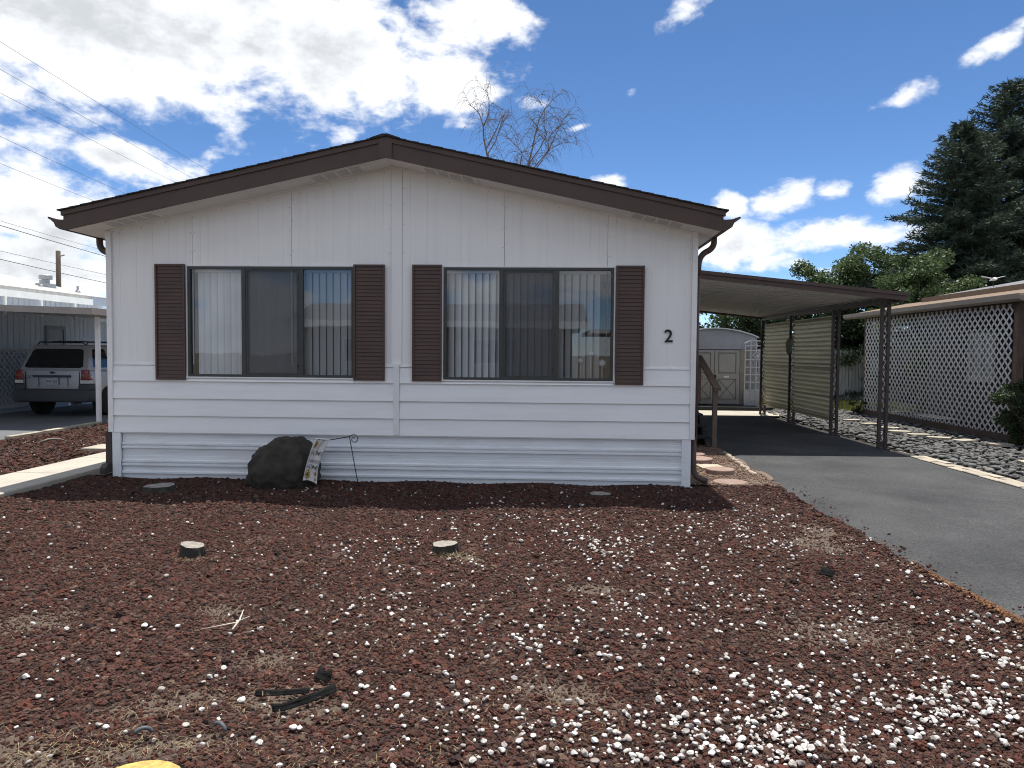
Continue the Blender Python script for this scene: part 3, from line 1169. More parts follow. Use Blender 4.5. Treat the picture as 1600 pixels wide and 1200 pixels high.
def chip_mesh(name, material, seed):
    """a broken stone chip: a lump cut by a few planes"""
    rnd = random.Random(seed)
    bm = bmesh.new()
    bmesh.ops.create_icosphere(bm, subdivisions=3, radius=.5)
    planes = []
    for _ in range(9):
        nv = Vector((rnd.gauss(0, 1), rnd.gauss(0, 1), rnd.gauss(0, 1))).normalized()
        planes.append((nv, rnd.uniform(.26, .42)))
    off = Vector((seed, seed * .3, 0))
    for v in bm.verts:
        p = v.co.copy()
        for nv, dd in planes:
            o = p.dot(nv) - dd
            if o > 0:
                p -= nv * o * .95
        p *= 1 + .10 * mnoise.noise(p * 4 + off)
        v.co = Vector((p.x * 1.15, p.y * .95, p.z * .80))
    me = bpy.data.meshes.new(name)
    bm.to_mesh(me)
    bm.free()
    me.materials.append(material)
    return me


PEB = [chip_mesh('pebble', peb_m, 40 + k) for k in range(8)]
PEBC = [(-2.33, -2.72, .65, .91, 22), (-1.49, -3.62, .65, .51, 20), (-1.42, -2.28, .58, .74, 14), (-1.19, -4.67, .22, .46, 8), (-.59, -5.01, .31, .37, 10), (-.61, -5.49, .15, .3, 9), (-.1, -5.46, .36, .35, 14), (.03, -5.93, .31, .22, 12), (.4, -5.85, .16, .22, 8),
        (.06, -4.97, .28, .43, 10), (-.41, -2.79, .27, .32, 20), (.33, -3.13, .3, .36, 18), (.59, -2.92, .31, .47, 22), (1.06, -2.45, .45, .63, 34), (1.44, -2.18, .29, .67, 16), (.37, -3.65, .18, .23, 12), (.84, -4.18, .25, .35, 24), (.61, -4.54, .19, .26, 22),
        (.01, -3.83, .27, .42, 8), (1.14, -3.89, .26, .33, 16), (1.47, -4.79, .14, .26, 24), (1.14, -4.51, .23, .3, 16), (1.35, -4.97, .2, .2, 16), (.7, -5.54, .18, .25, 12), (1.09, -5.7, .17, .17, 12), (1.45, -5.62, .14, .17, 16), (1.3, -5.9, .16, .15, 12),
        (1.56, -5.89, .1, .19, 14), (.77, -5.98, .15, .15, 8), (.65, -4.93, .35, .34, 10), (1.78, -1.5, .46, .35, 12), (2.07, -2.37, .45, .54, 50), (2.25, -2.99, .15, .19, 34), (2.48, -2.67, .32, .4, 40), (3.09, -2.29, .34, .56, 40), (2.51, -3.33, .39, .4, 34),
        (3.32, -2.5, .28, .62, 30), (3.88, -1.43, .19, .45, 12), (3.71, -2.24, .17, .47, 20), (2.74, -3.63, .27, .29, 16), (1.74, -3.55, .19, .3, 10), (1.99, -4.34, .24, .22, 18), (2.21, -4.49, .23, .16, 14), (2.52, -4.41, .19, .13, 14), (2.82, -4.1, .25, .36, 14),
        (1.69, -4.87, .14, .17, 12), (1.96, -4.93, .17, .17, 14), (2.35, -4.82, .21, .18, 18), (2.95, -4.38, .2, .32, 12), (2.11, -5.17, .26, .15, 12), (2.46, -5.22, .22, .18, 12), (2.8, -5.2, .13, .18, 10), (1.76, -5.34, .12, .2, 8), (1.93, -5.81, .16, .13, 26),
        (2.13, -5.85, .16, .12, 34), (2.4, -5.81, .16, .15, 44), (2.61, -5.82, .13, .15, 60), (2.61, -6.01, .1, .07, 30), (1.74, -5.97, .13, .11, 14), (2.16, -6.04, .15, .05, 22), (3.99, -1.71, .16, .28, 26), (3.77, -3.06, .3, .45, 22), (3.64, -2.69, .21, .5, 20),
        (3.45, -4.35, .23, .23, 26), (3.73, -4.22, .24, .24, 16), (3.2, -4.76, .28, .28, 20), (4.50, -3.5, .06, .2, 18), (4.42, -2.72, .10, .17, 8), (4.36, -3.35, .15, .35, 8), (4.27, -4.69, .14, .26, 60), (4.25, -4.4, .15, .18, 16), (4.19, -5.03, .07, .27, 30),
        (3.57, -5.08, .2, .25, 22), (3.14, -5.39, .24, .17, 30), (3.59, -5.36, .15, .11, 26), (3.35, -5.56, .17, .13, 40), (3.69, -5.54, .14, .14, 50), (3.74, -5.65, .11, .16, 40), (2.82, -5.81, .13, .16, 50), (2.92, -5.95, .15, .07, 40), (3.33, -5.83, .11, .11, 30),
        (2.88, -5.47, .12, .13, 20), (3.97, -5.3, .09, .12, 20), (3.52, -4.83, .21, .27, 10), (.69, -.7, 2.4, .35, 30), (-2.55, -.95, .8, .34, 12), (2.5, -.7, .87, .3, 14), (1.0, -3.6, 2.6, 1.9, 90), (2.6, -3.4, 1.5, 1.9, 80), (-6.1, 3.0, .9, 3.0, 110), (-6.0, 0, .8, 2.0, 40)]
pb = []
for cx, cy, sx, sy, k in PEBC:
    for _ in range(int(k * (1.75 if cx > .5 else 1.15))):
        x, y = random.gauss(cx, sx * .88 + .03), random.gauss(cy, sy * .88 + .03)
        if (-3.8 < x < 4.58 and -6.5 < y < -.1) or (-7.4 < x < -4.8 and y < 10):
            pb.append((x, y, random.choice((.008, .010, .012, .014, .016, .019, .023, .028)) * random.uniform(.85, 1.15)))
pb.sort(key=lambda q: -q[2] / (Vector((q[0], q[1], 0)) - CAM).length)


def seen(q):
    v = Vector((q[0], q[1], 0)) - CAM
    z = v.dot(_f)
    return abs(v.dot(_r) / z * FPX) < 795 and abs(v.dot(_u) / z * FPX) < 595


near = [q for q in pb if seen(q)][:300]
ns = set(near)
for i, q in enumerate(near):
    o = bpy.data.objects.new('white_pebble', PEB[i % 8])
    COL.objects.link(o)
    o.location = (q[0], q[1], float(bed_h(np.array(q[0]), np.array(q[1]))) + q[2] * .16 + .002)
    o.rotation_euler = (random.uniform(-.4, .4), random.uniform(-.4, .4), random.uniform(0, 6.28))
    o.scale = (q[2] * 1.15, q[2] * 1.1, q[2])
    tag(o, 'large white pebble lying loose on the red lava rock', 'pebble', 'white pebbles strewn over the yard')
rest = np.array([q for q in pb if q not in ns])
n = len(rest)
scatter('white_gravel', np.stack([rest[:, 0], rest[:, 1], bed_h(rest[:, 0], rest[:, 1]) + rest[:, 2] * .20 + .003], 1), np.stack([RNG.uniform(-.4, .4, n), RNG.uniform(-.4, .4, n), RNG.uniform(0, 6.28, n)], 1),
        np.stack([rest[:, 2] * 1.15, rest[:, 2] * 1.1, rest[:, 2]], 1), RNG.integers(0, 8, n), PEB, kind='stuff', label='small white pebbles scattered through the lava rock', cat='gravel')

# dry grass and straw between the stones
straw = ramp_mat('straw', [(.30, .22, .11), (.36, .29, .17), (.24, .17, .08), (.33, .28, .20), (.20, .16, .09)], 'island', .9, trans=.2)


def blades(name, spots, material, label, cat, flat=.7):
    V, F = [], []
    for cx, cy, sx, sy, k, ln in spots:
        for _ in range(k):
            x, y = random.gauss(cx, sx), random.gauss(cy, sy)
            a = random.uniform(0, 6.28)
            l = ln * random.uniform(.4, 1.2)
            up = l * random.uniform(.05, 1 - flat)
            w = random.uniform(.0006, .0014)
            z = float(bed_h(np.array(x), np.array(y))) + random.uniform(.004, .02)
            dx, dy = math.cos(a) * l, math.sin(a) * l
            px_, py_ = -math.sin(a) * w, math.cos(a) * w
            o = len(V)
            V += [(x - px_, y - py_, z), (x + px_, y + py_, z), (x + dx * .55 + px_, y + dy * .55 + py_, z + up), (x + dx * .55 - px_, y + dy * .55 - py_, z + up), (x + dx, y + dy, z + up * .7)]
            F += [(o, o + 1, o + 2), (o, o + 2, o + 3), (o + 3, o + 2, o + 4)]
    return fast_mesh(name, V, F, material, kind='stuff', label=label, cat=cat)


sp = [(s[0], s[1], s[2] * .8, s[3] * .8, 28, .035) for s in SAND]
sp += [(-.12, -6.1, .2, .10, 260, .045), (.22, -6.04, .2, .05, 110, .04), (.75, -5.98, .3, .1, 50, .035), (1.75, -5.7, .3, .15, 160, .04), (.9, -4.9, .3, .2, 120, .04), (.3, -5.75, .3, .15, 90, .045), (1.0, -6.1, .5, .06, 120, .04),
       (4.3, -5.0, .15, .2, 120, .04), (1.0, -4.5, 1.8, 1.2, 450, .03), (1.12, -3.28, .1, .04, 90, .08), (-.85, -3.45, .08, .03, 60, .04), (3.9, -4.9, .3, .3, 120, .04)]
blades('dry_grass', sp, straw, 'dry straw and yellowed grass between the stones', 'grass')

# ------------------------------------------------------------------ things in the yard
# boulder
def boulder():
    bm = bmesh.new()
    bmesh.ops.create_icosphere(bm, subdivisions=5, radius=1)
    for v in bm.verts:
        p = v.co.copy()
        e = lambda a: math.copysign(abs(a) ** .82, a)
        q = Vector((e(p.x) * .415, e(p.y) * .33, e(p.z) * .35 + .23))
        # cut planes give it its shoulders
        for nrm, dist in ((Vector((-.484, -.10, .875)).normalized(), .500), (Vector((.78, -.10, .625)).normalized(), .475), (Vector((.955, -.05, .296)).normalized(), .400), (Vector((-.986, 0, .168)).normalized(), .385), (Vector((0, 0, 1)), .56), (Vector((.1, -.88, .47)).normalized(), .40), (Vector((-.5, -.75, .42)).normalized(), .42)):
            over = q.dot(nrm) - dist
            if over > 0:
                q -= nrm * over * .80
        q += p * (.028 * mnoise.noise(p * 2.2) + .024 * mnoise.noise(p * 4.6 + Vector((3, 1, 2))) + .013 * mnoise.noise(p * 12) + .006 * mnoise.noise(p * 29))
        for c, r_, dep in ((Vector((.12, -.33, .36)), .07, .035), (Vector((-.16, -.36, .26)), .05, .025), (Vector((.0, -.37, .22)), .04, .02), (Vector((.1, -.38, .06)), .16, .05)):
            dd = (q - c).length
            if dd < r_:
                q -= (q - Vector((0, 0, .2))).normalized() * dep * (1 - dd / r_)
        v.co = q
    me = bpy.data.meshes.new('boulder')
    bm.to_mesh(me)
    bm.free()
    me.polygons.foreach_set('use_smooth', [True] * len(me.polygons))
    me.materials.append(mat('basalt', (.030, .026, .022), (.072, .060, .048), 9, .9, .8, 70, lo=.35, hi=.8, bdist=.012))
    o = bpy.data.objects.new('boulder', me)
    COL.objects.link(o)
    o.location = (-1.235, -.40, -.005)
    tag(o, 'large dark lava boulder against the white skirting', 'boulder')


boulder()

# flag stand and hanging flag
iron = mat('black_iron', (.015, .015, .017), rough=.5)
st = thing('flag_stand', 'thin black wire flag stand with scrolled end leaning by the boulder', 'stand', (-.40, -.40, 0))
MB().tube([(-.345, -.42, -.05), (-.375, -.45, .12), (-.445, -.50, .592)], .0055, 8).build('stake', iron, st, True)
MB().tube([(-.445, -.50, .588), (-.57, -.535, .568), (-.665, -.56, .552), (-.795, -.68, .578)], .005, 8).build('arm', iron, st, True)
sc_ = [(-.445, -.50, .588)]
for k in range(26):
    a = 2.2 - k * .30
    r_ = .055 * (1 - k / 34)
    sc_.append((-.392 + r_ * math.cos(a) * 1.0, -.50, .560 + r_ * math.sin(a)))
MB().tube(sc_, .0045, 8).build('scroll', iron, st, True)

FA, FB = Vector((-.662, -.560, .554)), Vector((-.790, -.675, .580))        # far and near end of the hem on the arm


def cloth(u, v):
    """u from the near (left) edge to the far edge, v down the cloth"""
    p = FB.lerp(FA, u)
    fold = .020 * math.sin(u * 7.5 + v * 1.8) * (.35 + .65 * v) + .010 * math.sin(u * 15 + v * 4)
    nrm = Vector((.68, -.73, 0))
    dn = Vector((-.135, -.02, -.47)) * v
    sag = Vector((-.030 * math.sin(v * 3.0), 0, -.035 * u * v + .02 * math.sin(u * 3.14) * v))
    squeeze = (FA - FB) * (.5 - u) * .10 * math.sin(v * 3.14)
    return p + dn + sag + squeeze + nrm * fold


def cloth_n(u, v):
    e = .004
    a = cloth(u + e, v) - cloth(u - e, v)
    b = cloth(u, v + e) - cloth(u, v - e)
    nn = a.cross(b).normalized()
    return nn if nn.y < 0 else -nn


fl = thing('garden_flag', 'small white garden flag with sunflowers and brown lettering', 'flag', tuple(FA.lerp(FB, .5) - Vector((0, 0, .5))))
NU, NV = 18, 28
V = [cloth(i / NU, j / NV) for j in range(NV + 1) for i in range(NU + 1)]
Fq = [(j * (NU + 1) + i, j * (NU + 1) + i + 1, (j + 1) * (NU + 1) + i + 1, (j + 1) * (NU + 1) + i) for j in range(NV) for i in range(NU)]
cl = mesh_obj('cloth', V, Fq, mat('flag_cloth', (.80, .77, .74), (.66, .63, .62), 9, .85), fl, True)
MB().tube([FB + Vector((-.01, 0, 0)), FB.lerp(FA, .5) + Vector((0, 0, .003)), FA], .008, 8).build('hem', mat('flag_hem', (.80, .78, .76), rough=.85), fl, True)


def on_cloth(name, v2, f2, material, off=.0016):
    vs = []
    for (x, y) in v2:
        u, w = x, y
        vs.append(cloth(u, w) + cloth_n(u, w) * off)
    mesh_obj(name, vs, f2, material, cl)


ink = mat('flag_ink', (.17, .145, .15), rough=.9)
for body, w, size, shear in (('HOME', .34, .31, .25), ('sweet', .515, .31, .35), ('HOME', .67, .31, .2)):
    v, f = text_mesh(body, size, shear=shear, bold=.001)
    on_cloth('lettering', [(.50 + p[0] * 1.02, w - p[1] * .52) for p in v], f, ink)
petal = mat('sunflower_yellow', (.52, .36, .06), (.40, .24, .04), 60, .9)
seed_ = mat('sunflower_brown', (.16, .09, .035), rough=.9)
leaf_p = mat('printed_leaf', (.28, .27, .17), rough=.9)
for cu_, cv, rr in ((.22, .13, .20), (.30, .85, .26), (.78, .80, .12)):
    for mat_, r0, jag, nm, off in ((petal, rr, .22, 'petals', .0012), (seed_, rr * .42, .0, 'flower_centre', .002)):
        ring = []
        for k in range(32):
            a = 2 * math.pi * k / 32
            q = r0 * (1 - jag * (k % 2))
            ring.append((min(.99, max(.01, cu_ + q * math.cos(a))), min(.99, max(.01, cv + q * .5 * math.sin(a)))))
        on_cloth(nm, [(cu_, cv)] + ring, [(0, 1 + k, 1 + (k + 1) % 32) for k in range(32)], mat_, off)
on_cloth('printed_leaf', [(.55, .90), (.75, .86), (.93, .93), (.74, .97)], [(0, 1, 2, 3)], leaf_p, .0012)
on_cloth('printed_leaf', [(.42, .08), (.55, .05), (.52, .24), (.45, .2)], [(0, 1, 2, 3)], leaf_p, .0012)

# stumps
bark = mat('old_bark', (.030, .027, .022), (.065, .058, .048), 22, .95, .9, 60, stretch=(1, 1, .25), bdist=.012)
cut = mat('cut_wood', (.30, .275, .24), (.16, .145, .125), 24, .85, .4, 90, lo=.4, hi=.7)
cut_grey = mat('grey_cut_wood', (.33, .31, .28), (.22, .21, .19), 20, .9, .4, 80)


def stump(x, y, r0, h, tilt, topm, label):
    t = thing('stump', label, 'stump', (x, y, 0), 'stumps in the yard')
    b, tp = MB(), MB()
    n = 40
    rings = []
    for k in range(5):
        z = -.05 + (h + .05) * k / 4
        ring = []
        for i in range(n):
            a = 2 * math.pi * i / n
            rr = r0 * (1 + .06 * math.sin(3 * a + x) + .035 * math.sin(7 * a) + random.uniform(-.03, .03)) * (1.10 - .10 * k / 4)
            zz = z + (tilt * math.cos(a) * r0 if k == 4 else 0)
            ring.append((x + rr * math.cos(a), y + rr * math.sin(a), zz))
        rings.append(ring)
    for ring in rings:
        b.v += ring
    for k in range(4):
        for i in range(n):
            b.f.append((k * n + i, k * n + (i + 1) % n, (k + 1) * n + (i + 1) % n, (k + 1) * n + i))
    b.build('bark', bark, t)
    top = [(x + (p[0] - x) * .97, y + (p[1] - y) * .97, p[2] + .001) for p in rings[-1]]
    tp.v = top + [(x, y, h + .004)]
    tp.f = [(i, (i + 1) % n, n) for i in range(n)]
    tp.build('cut_face', topm, t)


stump(-.935, -3.28, .088, .058, -.16, cut, 'sawn tree stump with bright cut face, the one facing the boulder side')
stump(1.015, -3.18, .098, .080, .05, cut, 'taller sawn tree stump with bare straw at its foot')
stump(-2.56, -.70, .165, .030, .02, cut_grey, 'wide grey stump cut flush in the house shadow beside the sidewalk')
stump(2.39, -.80, .115, .040, .0, cut, 'flush pale stump in the house shadow below the second window')

# torn weed cloth, hose bits, twigs
black_cloth = mat('weed_cloth', (.008, .008, .009), (.016, .016, .016), 30, .95, .5, 200, spec=.1)


def torn_strip(pts, w, label, lift=.02, mat_=black_cloth):
    V, F = [], []
    n = len(pts)
    for i, (x, y) in enumerate(pts):
        dx, dy = (pts[min(i + 1, n - 1)][0] - pts[max(i - 1, 0)][0], pts[min(i + 1, n - 1)][1] - pts[max(i - 1, 0)][1])
        l = math.hypot(dx, dy)
        nx, ny = -dy / l, dx / l
        for k in range(4):
            s_ = (k / 3 - .5) * w * random.uniform(.35, 1.5)
            z = float(bed_h(np.array(x), np.array(y))) + .012 + lift * (k / 3) ** 2 * random.uniform(.6, 1.2)
            V.append((x + nx * s_, y + ny * s_, z))
    top = [(a[0], a[1], a[2] + .004) for a in V]
    F = []
    m = len(V)
    for i in range(n - 1):
        for k in range(3):
            a = i * 4 + k
            F.append((a, a + 1, a + 5, a + 4))
            F.append((a + m, a + 4 + m, a + 5 + m, a + 1 + m))
    edge = [i * 4 for i in range(n)] + [(n - 1) * 4 + k for k in (1, 2, 3)] + [i * 4 + 3 for i in range(n - 2, -1, -1)] + [2, 1]
    for a, c in zip(edge, edge[1:] + edge[:1]):
        F.append((a, c, c + m, a + m))
    mesh_obj('weed_cloth_scrap', V + top, F, mat_, None, True, label=label, cat='scrap', group='torn weed cloth in the yard')


torn_strip([(.46, -5.545), (.54, -5.535), (.62, -5.52), (.70, -5.505)], .016, 'straight black strip of torn weed cloth, the upper of two on bare sand')
torn_strip([(.60, -5.705), (.64, -5.675), (.70, -5.62), (.76, -5.56), (.83, -5.505)], .018, 'curved black strip of torn weed cloth, the lower of two on bare sand', .03)
torn_strip([(.685, -5.33), (.70, -5.36), (.73, -5.385), (.775, -5.41)], .032, 'crumpled black scrap of weed cloth above the two strips', .045)
torn_strip([(3.73, -3.60), (3.76, -3.62), (3.80, -3.66)], .045, 'black scrap of weed cloth lying alone toward the driveway', .04)
hose = mat('grey_hose', (.10, .11, .125), (.07, .075, .085), 30, .6)
for cx, cy, a0, lb in ((.175, -5.985, .6, 'grey curved piece of drip hose, further from the stumps'), (.465, -5.925, -.5, 'ridged grey piece of drip hose poking from the rock')):
    MB().tube([(cx + .035 * math.cos(a0) * math.cos(k * .35 - .2), cy + .035 * math.sin(a0) * math.cos(k * .35 - .2), .008 + .032 * math.sin(k * .35 - .2)) for k in range(1, 9)], .0085, 10).build(
        'hose_piece', hose, None, True, label=lb, cat='hose', group='hose pieces in the rock')
twig_m = mat('bleached_twig', (.60, .54, .45), rough=.85)
t = MB()
t.tube([(.06, -4.86, .015), (.055, -4.75, .03), (.04, -4.66, .055)], [.006, .005, .002], 6)
t.tube([(.055, -4.76, .028), (.10, -4.72, .04)], [.004, .0015], 6)
t.tube([(-.12, -4.86, .012), (.0, -4.80, .02), (.055, -4.78, .026)], [.002, .004, .004], 6)
t.build('twig', twig_m, None, True, label='bleached forked twig on the lava rock near the sand patch', cat='twig')
MB().tube([(-.92, -.62, .012), (-.89, -.67, .03), (-.86, -.70, .022), (-.85, -.76, .028), (-.87, -.80, .012)], .003, 6).build('string', mat('white_string', (.7, .68, .64), rough=.9), None, True, label='loose pale string on dark rock under the flag', cat='string')

# painted kerb end at the very front
b = MB()
prof = []
for k in range(13):
    a = math.pi * k / 12
    prof.append((.365 - .20 * math.cos(a), -6.490 + .265 * math.sin(a)))
b.prism([(p[0], p[1]) for p in prof], 'z', -.05, .05)
kb = thing('painted_kerb', 'rounded yellow painted kerb end at the front of the yard', 'kerb', (.365, -6.3, 0))
b.build('kerb_body', mat('yellow_paint', (.56, .37, .10), (.40, .27, .09), 14, .8, .4, 120, speck=(90, .25)), kb)
MB().tube([(p[0] + (p[0] - .365) * .06, p[1] + .012, .02) for p in prof], .018, 6).build('rubber_edge', black_cloth, kb)

# stepping stones by the downspout
def disc(x, y, r, z0, z1, m, label, group='stepping stones beside the house'):
    MB().lathe([(r * .97, z0), (r, z0 + .006), (r, z1 - .008), (r * .97, z1)], (x, y, 0), 36).build('stepping_stone', m, None, label=label, cat='stepping stone', group=group)


disc(4.02, 2.55, .21, -.02, .045, pink_paver, 'round pinkish stepping stone, farthest of those beside the house')
disc(4.00, 1.98, .22, -.02, .055, pink_paver, 'round thick stepping stone behind the square paver')
o = MB().box(3.90, 4.22, 1.22, 1.56, -.01, .028).build('stepping_stone', concrete_pale, None, label='square cream paver between the round stepping stones', cat='stepping stone', group='stepping stones beside the house')
o.rotation_euler.z = R(6)
disc(4.09, .95, .185, -.02, .062, pink_paver, 'round tan stepping stone in front of the square paver')
disc(4.05, .27, .20, -.03, .012, pink_paver, 'flush pink stepping stone closest to the lava rock')
# scalloped edging along the drive
n = 9000
x, y = RNG.uniform(3.58, 4.62, n), RNG.uniform(.02, 4.6, n)
k = np.hypot(x - 4.05, (y - .27)) > .20
x, y = x[k], y[k]
n = len(x)
d = .008 + .024 * RNG.uniform(size=n) ** 2.5
grv = ramp_mat('mixed_gravel', [(.16, .11, .08), (.22, .16, .12), (.12, .075, .06), (.27, .22, .165), (.18, .085, .06), (.14, .10, .08)], 'object', .9, .5, 140)
scatter('fine_stones', np.stack([x, y, .0 + d * .2], 1), np.stack([RNG.uniform(-.5, .5, n)] * 2 + [RNG.uniform(0, 6.28, n)], 1), np.stack([d, d, d], 1), RNG.integers(0, 3, n),
        [rock_mesh('gravel_stone', grv, 2, 80 + k_, .35, (1, .85, .65)) for k_ in range(3)], kind='stuff', label='tan and red gravel between the house and the driveway', cat='gravel')
ed = thing('scalloped_edging', 'low scalloped stone edging between gravel and driveway', 'edging', (4.55, 1.9, 0))
me = shared('scallop', MB().lathe([(.034, -.05), (.034, .02), (.025, .034), (.008, .04)], (0, 0, 0), 9), mat('edging_stone', (.42, .35, .28), (.30, .25, .20), 14, .9, .4, 80, rnd=.12), True)
for k in range(30):
    piece('scallop', me, ed, (4.505 + .0035 * k + random.uniform(-.012, .012), .85 + k * .070, random.uniform(-.02, .008)), (0, 0, k))
# ------------------------------------------------------------------ cobble bed beside the driveway
cob_m = ramp_mat('river_cobble', [(.044, .045, .047), (.082, .083, .082), (.125, .124, .118), (.062, .061, .060), (.098, .095, .090), (.16, .156, .146), (.054, .055, .057)], 'object', .75, .35, 60)
COB = [rock_mesh('cobble', cob_m, 2, 60 + k, .18, (1, .62 + .1 * (k % 3), .40 + .07 * (k % 2)), .9, True) for k in range(6)]
bed = thing('cobble_bed', 'bed of grey river cobbles beside the driveway', 'bed', (8.8, 4, 0))
bed['kind'] = 'structure'
del bed['category']
cb = []
y = -2.5
while y < 12.2:
    x = 7.72
    while x < 10.12:
        s_ = random.uniform(.065, .145)
        cb.append((x + random.uniform(-.05, .05), y + random.uniform(-.05, .05), random.uniform(-.03, .045) - .005, s_, random.uniform(-.35, .35), random.uniform(-.35, .35), random.uniform(0, 6.28), random.randrange(6)))
        x += .080
    y += .072
cb2 = sorted(cb, key=lambda q: -q[3] / (Vector(q[:3]) - CAM).length if seen(q) else 0)
for q in cb2[:300]:
    piece('cobble', COB[q[7]], bed, q[:3], q[4:7], (q[3],) * 3)
cobm = ramp_mat('river_cobble_far', [(.044, .045, .047), (.082, .083, .082), (.125, .124, .118), (.062, .061, .060), (.098, .095, .090), (.16, .156, .146), (.054, .055, .057)], 'island', .75, .35, 60)
V, F, o_ = [], [], 0
base = [(np.array([v.co for v in m.vertices]), np.array([p.vertices for p in m.polygons])) for m in COB]
from mathutils import Euler
for q in cb2[300:]:
    bv, bf = base[q[7]]
    Rm = np.array(Euler(q[4:7]).to_matrix())
    V.append(bv @ Rm.T * q[3] + np.array(q[:3]))
    F.append(bf + o_)
    o_ += len(bv)
fast_mesh('cobbles', np.concatenate(V), np.concatenate(F), cobm, bed, True, kind='stuff')

pv = thing('paver_edging', 'two rows of tan edging pavers between driveway and cobbles', 'edging', (7.55, 0, 0))
pv['kind'] = 'structure'
del pv['category']
me = shared('paver', MB().prism([(-.058, -.05), (.058, -.05), (.058, .02), (.05, .028), (-.05, .028), (-.058, .02)], 'y', -.195, .195), concrete_pale)
for k in range(17):
    for j, xx in enumerate((7.455, 7.585)):
        yy = 3.35 - .2 - k * .405 - j * .16
        if j == 1 and k == 0:
            continue
        piece('paver', me, pv, (xx + random.uniform(-.012, .012) + .03 * max(0, 1.2 - k) * j, yy, random.uniform(-.008, .006)), (random.uniform(-.02, .02), random.uniform(-.04, .04), random.uniform(-.03, .03)))
ords = ['first', 'second', 'third', 'fourth', 'fifth', 'sixth', 'seventh', 'eighth', 'ninth']
for k, (x, y) in enumerate([(9.58, 4.15), (9.25, 4.65), (9.02, 5.05), (8.90, 5.55), (8.80, 6.1), (8.93, 6.85), (8.90, 7.7), (8.88, 8.6), (8.74, 9.8)]):
    o = MB().prism([(-.19, -.10), (.15, -.13), (.20, .02), (.16, .12), (-.17, .13), (-.21, .01)], 'z', .03, .075).build('stepping_slab', concrete_pale, None, label='flat cream slab among grey cobbles, %s counting from the bush' % ords[k], cat='stepping stone', group='slabs through the cobble bed', loc=(0, 0, 0))
    o.location = (x, y, 0)
    o.rotation_euler.z = random.uniform(-.5, .5)
o = MB().prism([(-.22, -.12), (.18, -.15), (.24, .10), (-.16, .16)], 'z', .02, .075).build('stepping_slab', concrete_pale, None, label='pinkish slab lying alone in the cobbles close to the edging pavers', cat='stepping stone', group='slabs through the cobble bed', loc=(0, 0, 0))
o.location = (8.75, 1.95, 0)

# ------------------------------------------------------------------ carport
cp = thing('carport', 'flat metal carport with brown edge on ornamental iron posts', 'carport', (5.6, 7, 0))
pan_m = mat('pan_underside', (.76, .75, .72), (.64, .63, .60), 2, .5, lo=.35, hi=.7, stretch=(.6, 4, 1))


def zc(x):
    return 2.905 - .104 * (x - 3.62)


PB = MB().prism([(3.64, zc(3.64)), (7.54, zc(7.54)), (7.54, zc(7.54) + .012), (3.64, zc(3.64) + .012)], 'y', .0, .298)
PB.prism([(3.64, zc(3.64) - .022), (7.54, zc(7.54) - .022), (7.54, zc(7.54)), (3.64, zc(3.64))], 'y', .288, .298)
me = shared('roof_pan', PB, pan_m)
for k in range(24):
    piece('roof_pan', me, cp, (0, 3.46 + k * .30, .03))


def cbar(y0, y1, x0, x1, d0, d1):
    return MB().prism([(x0, zc(x0) + d0), (x1, zc(x1) + d0), (x1, zc(x1) + d1), (x0, zc(x0) + d1)], 'y', y0, y1)


edge_m = mat('carport_edge', (.085, .050, .040), (.068, .041, .034), 4, .5)
b = cbar(3.425, 3.459, 3.63, 7.60, -.045, .035)
b.prism([(3.63, zc(3.63) + .035), (7.62, zc(7.62) + .035), (7.62, zc(7.62) + .090), (3.63, zc(3.63) + .090)], 'y', 3.40, 3.459)
b.build('front_edge', edge_m, cp)
b = MB().box(7.545, 7.60, 3.4595, 10.70, zc(7.57) - .05, zc(7.57) + .035)
b.box(7.545, 7.625, 3.4595, 10.70, zc(7.57) + .0355, zc(7.57) + .090)
b.build('side_gutter', edge_m, cp)
cbar(10.66, 10.70, 3.64, 7.54, -.045, .02).build('rear_edge', dark_brown, cp)
MB().box(7.36, 7.44, 3.55, 10.65, zc(7.4) - .075, zc(7.4) + .004).build('beam', dark_brown, cp)
for y in (3.73, 5.82, 8.32, 10.55):
    po = bpy.data.objects.new('post', None)
    COL.objects.link(po)
    po.parent = cp
    ORG[po.name] = ORG[cp.name]
    zt = zc(7.4) - .076
    for x in (7.345, 7.455):
        MB().box(x - .024, x + .024, y - .024, y + .024, -.02, zt).build('upright', dark_brown, po)
    s_ = []
    for k in range(97):
        t = k / 96
        s_.append((7.40 + .024 * math.sin(t * 2 * math.pi * 13), y, .06 + (zt - .12) * t))
    MB().tube(s_, .008, 5).build('scroll_strap', dark_brown, po, True)
    b = MB()
    for z in (.03, .42, .95, zt - .05):
        b.box(7.37, 7.43, y - .02, y + .02, z, z + .022)
    b.build('cross_plate', dark_brown, po)
    MB().box(7.29, 7.51, y - .06, y + .06, -.02, .018).build('foot_plate', dark_brown, po)
fib = bpy.data.materials.new('yellow_fibreglass')
fib.use_nodes = True
_N, _L = fib.node_tree.nodes, fib.node_tree.links
_g = _N.new('ShaderNodeNewGeometry')
_t = _N.new('ShaderNodeTexNoise')
_t.inputs['Scale'].default_value = 1.6
_t.inputs['Detail'].default_value = 5
_m = _N.new('ShaderNodeMapping')
_m.inputs['Scale'].default_value = (1, .35, 3)
_L.new(_g.outputs['Position'], _m.inputs[0])
_L.new(_m.outputs[0], _t.inputs['Vector'])
_x = _N.new('ShaderNodeMix')
_x.data_type = 'RGBA'
_x.inputs[6].default_value = (.60, .555, .39, 1)
_x.inputs[7].default_value = (.40, .38, .285, 1)  # pale and dark streaks painted in for highlights and shadows on the sheets
_L.new(_t.outputs['Fac'], _x.inputs[0])
_L.new(_x.outputs[2], _N['Principled BSDF'].inputs['Base Color'])
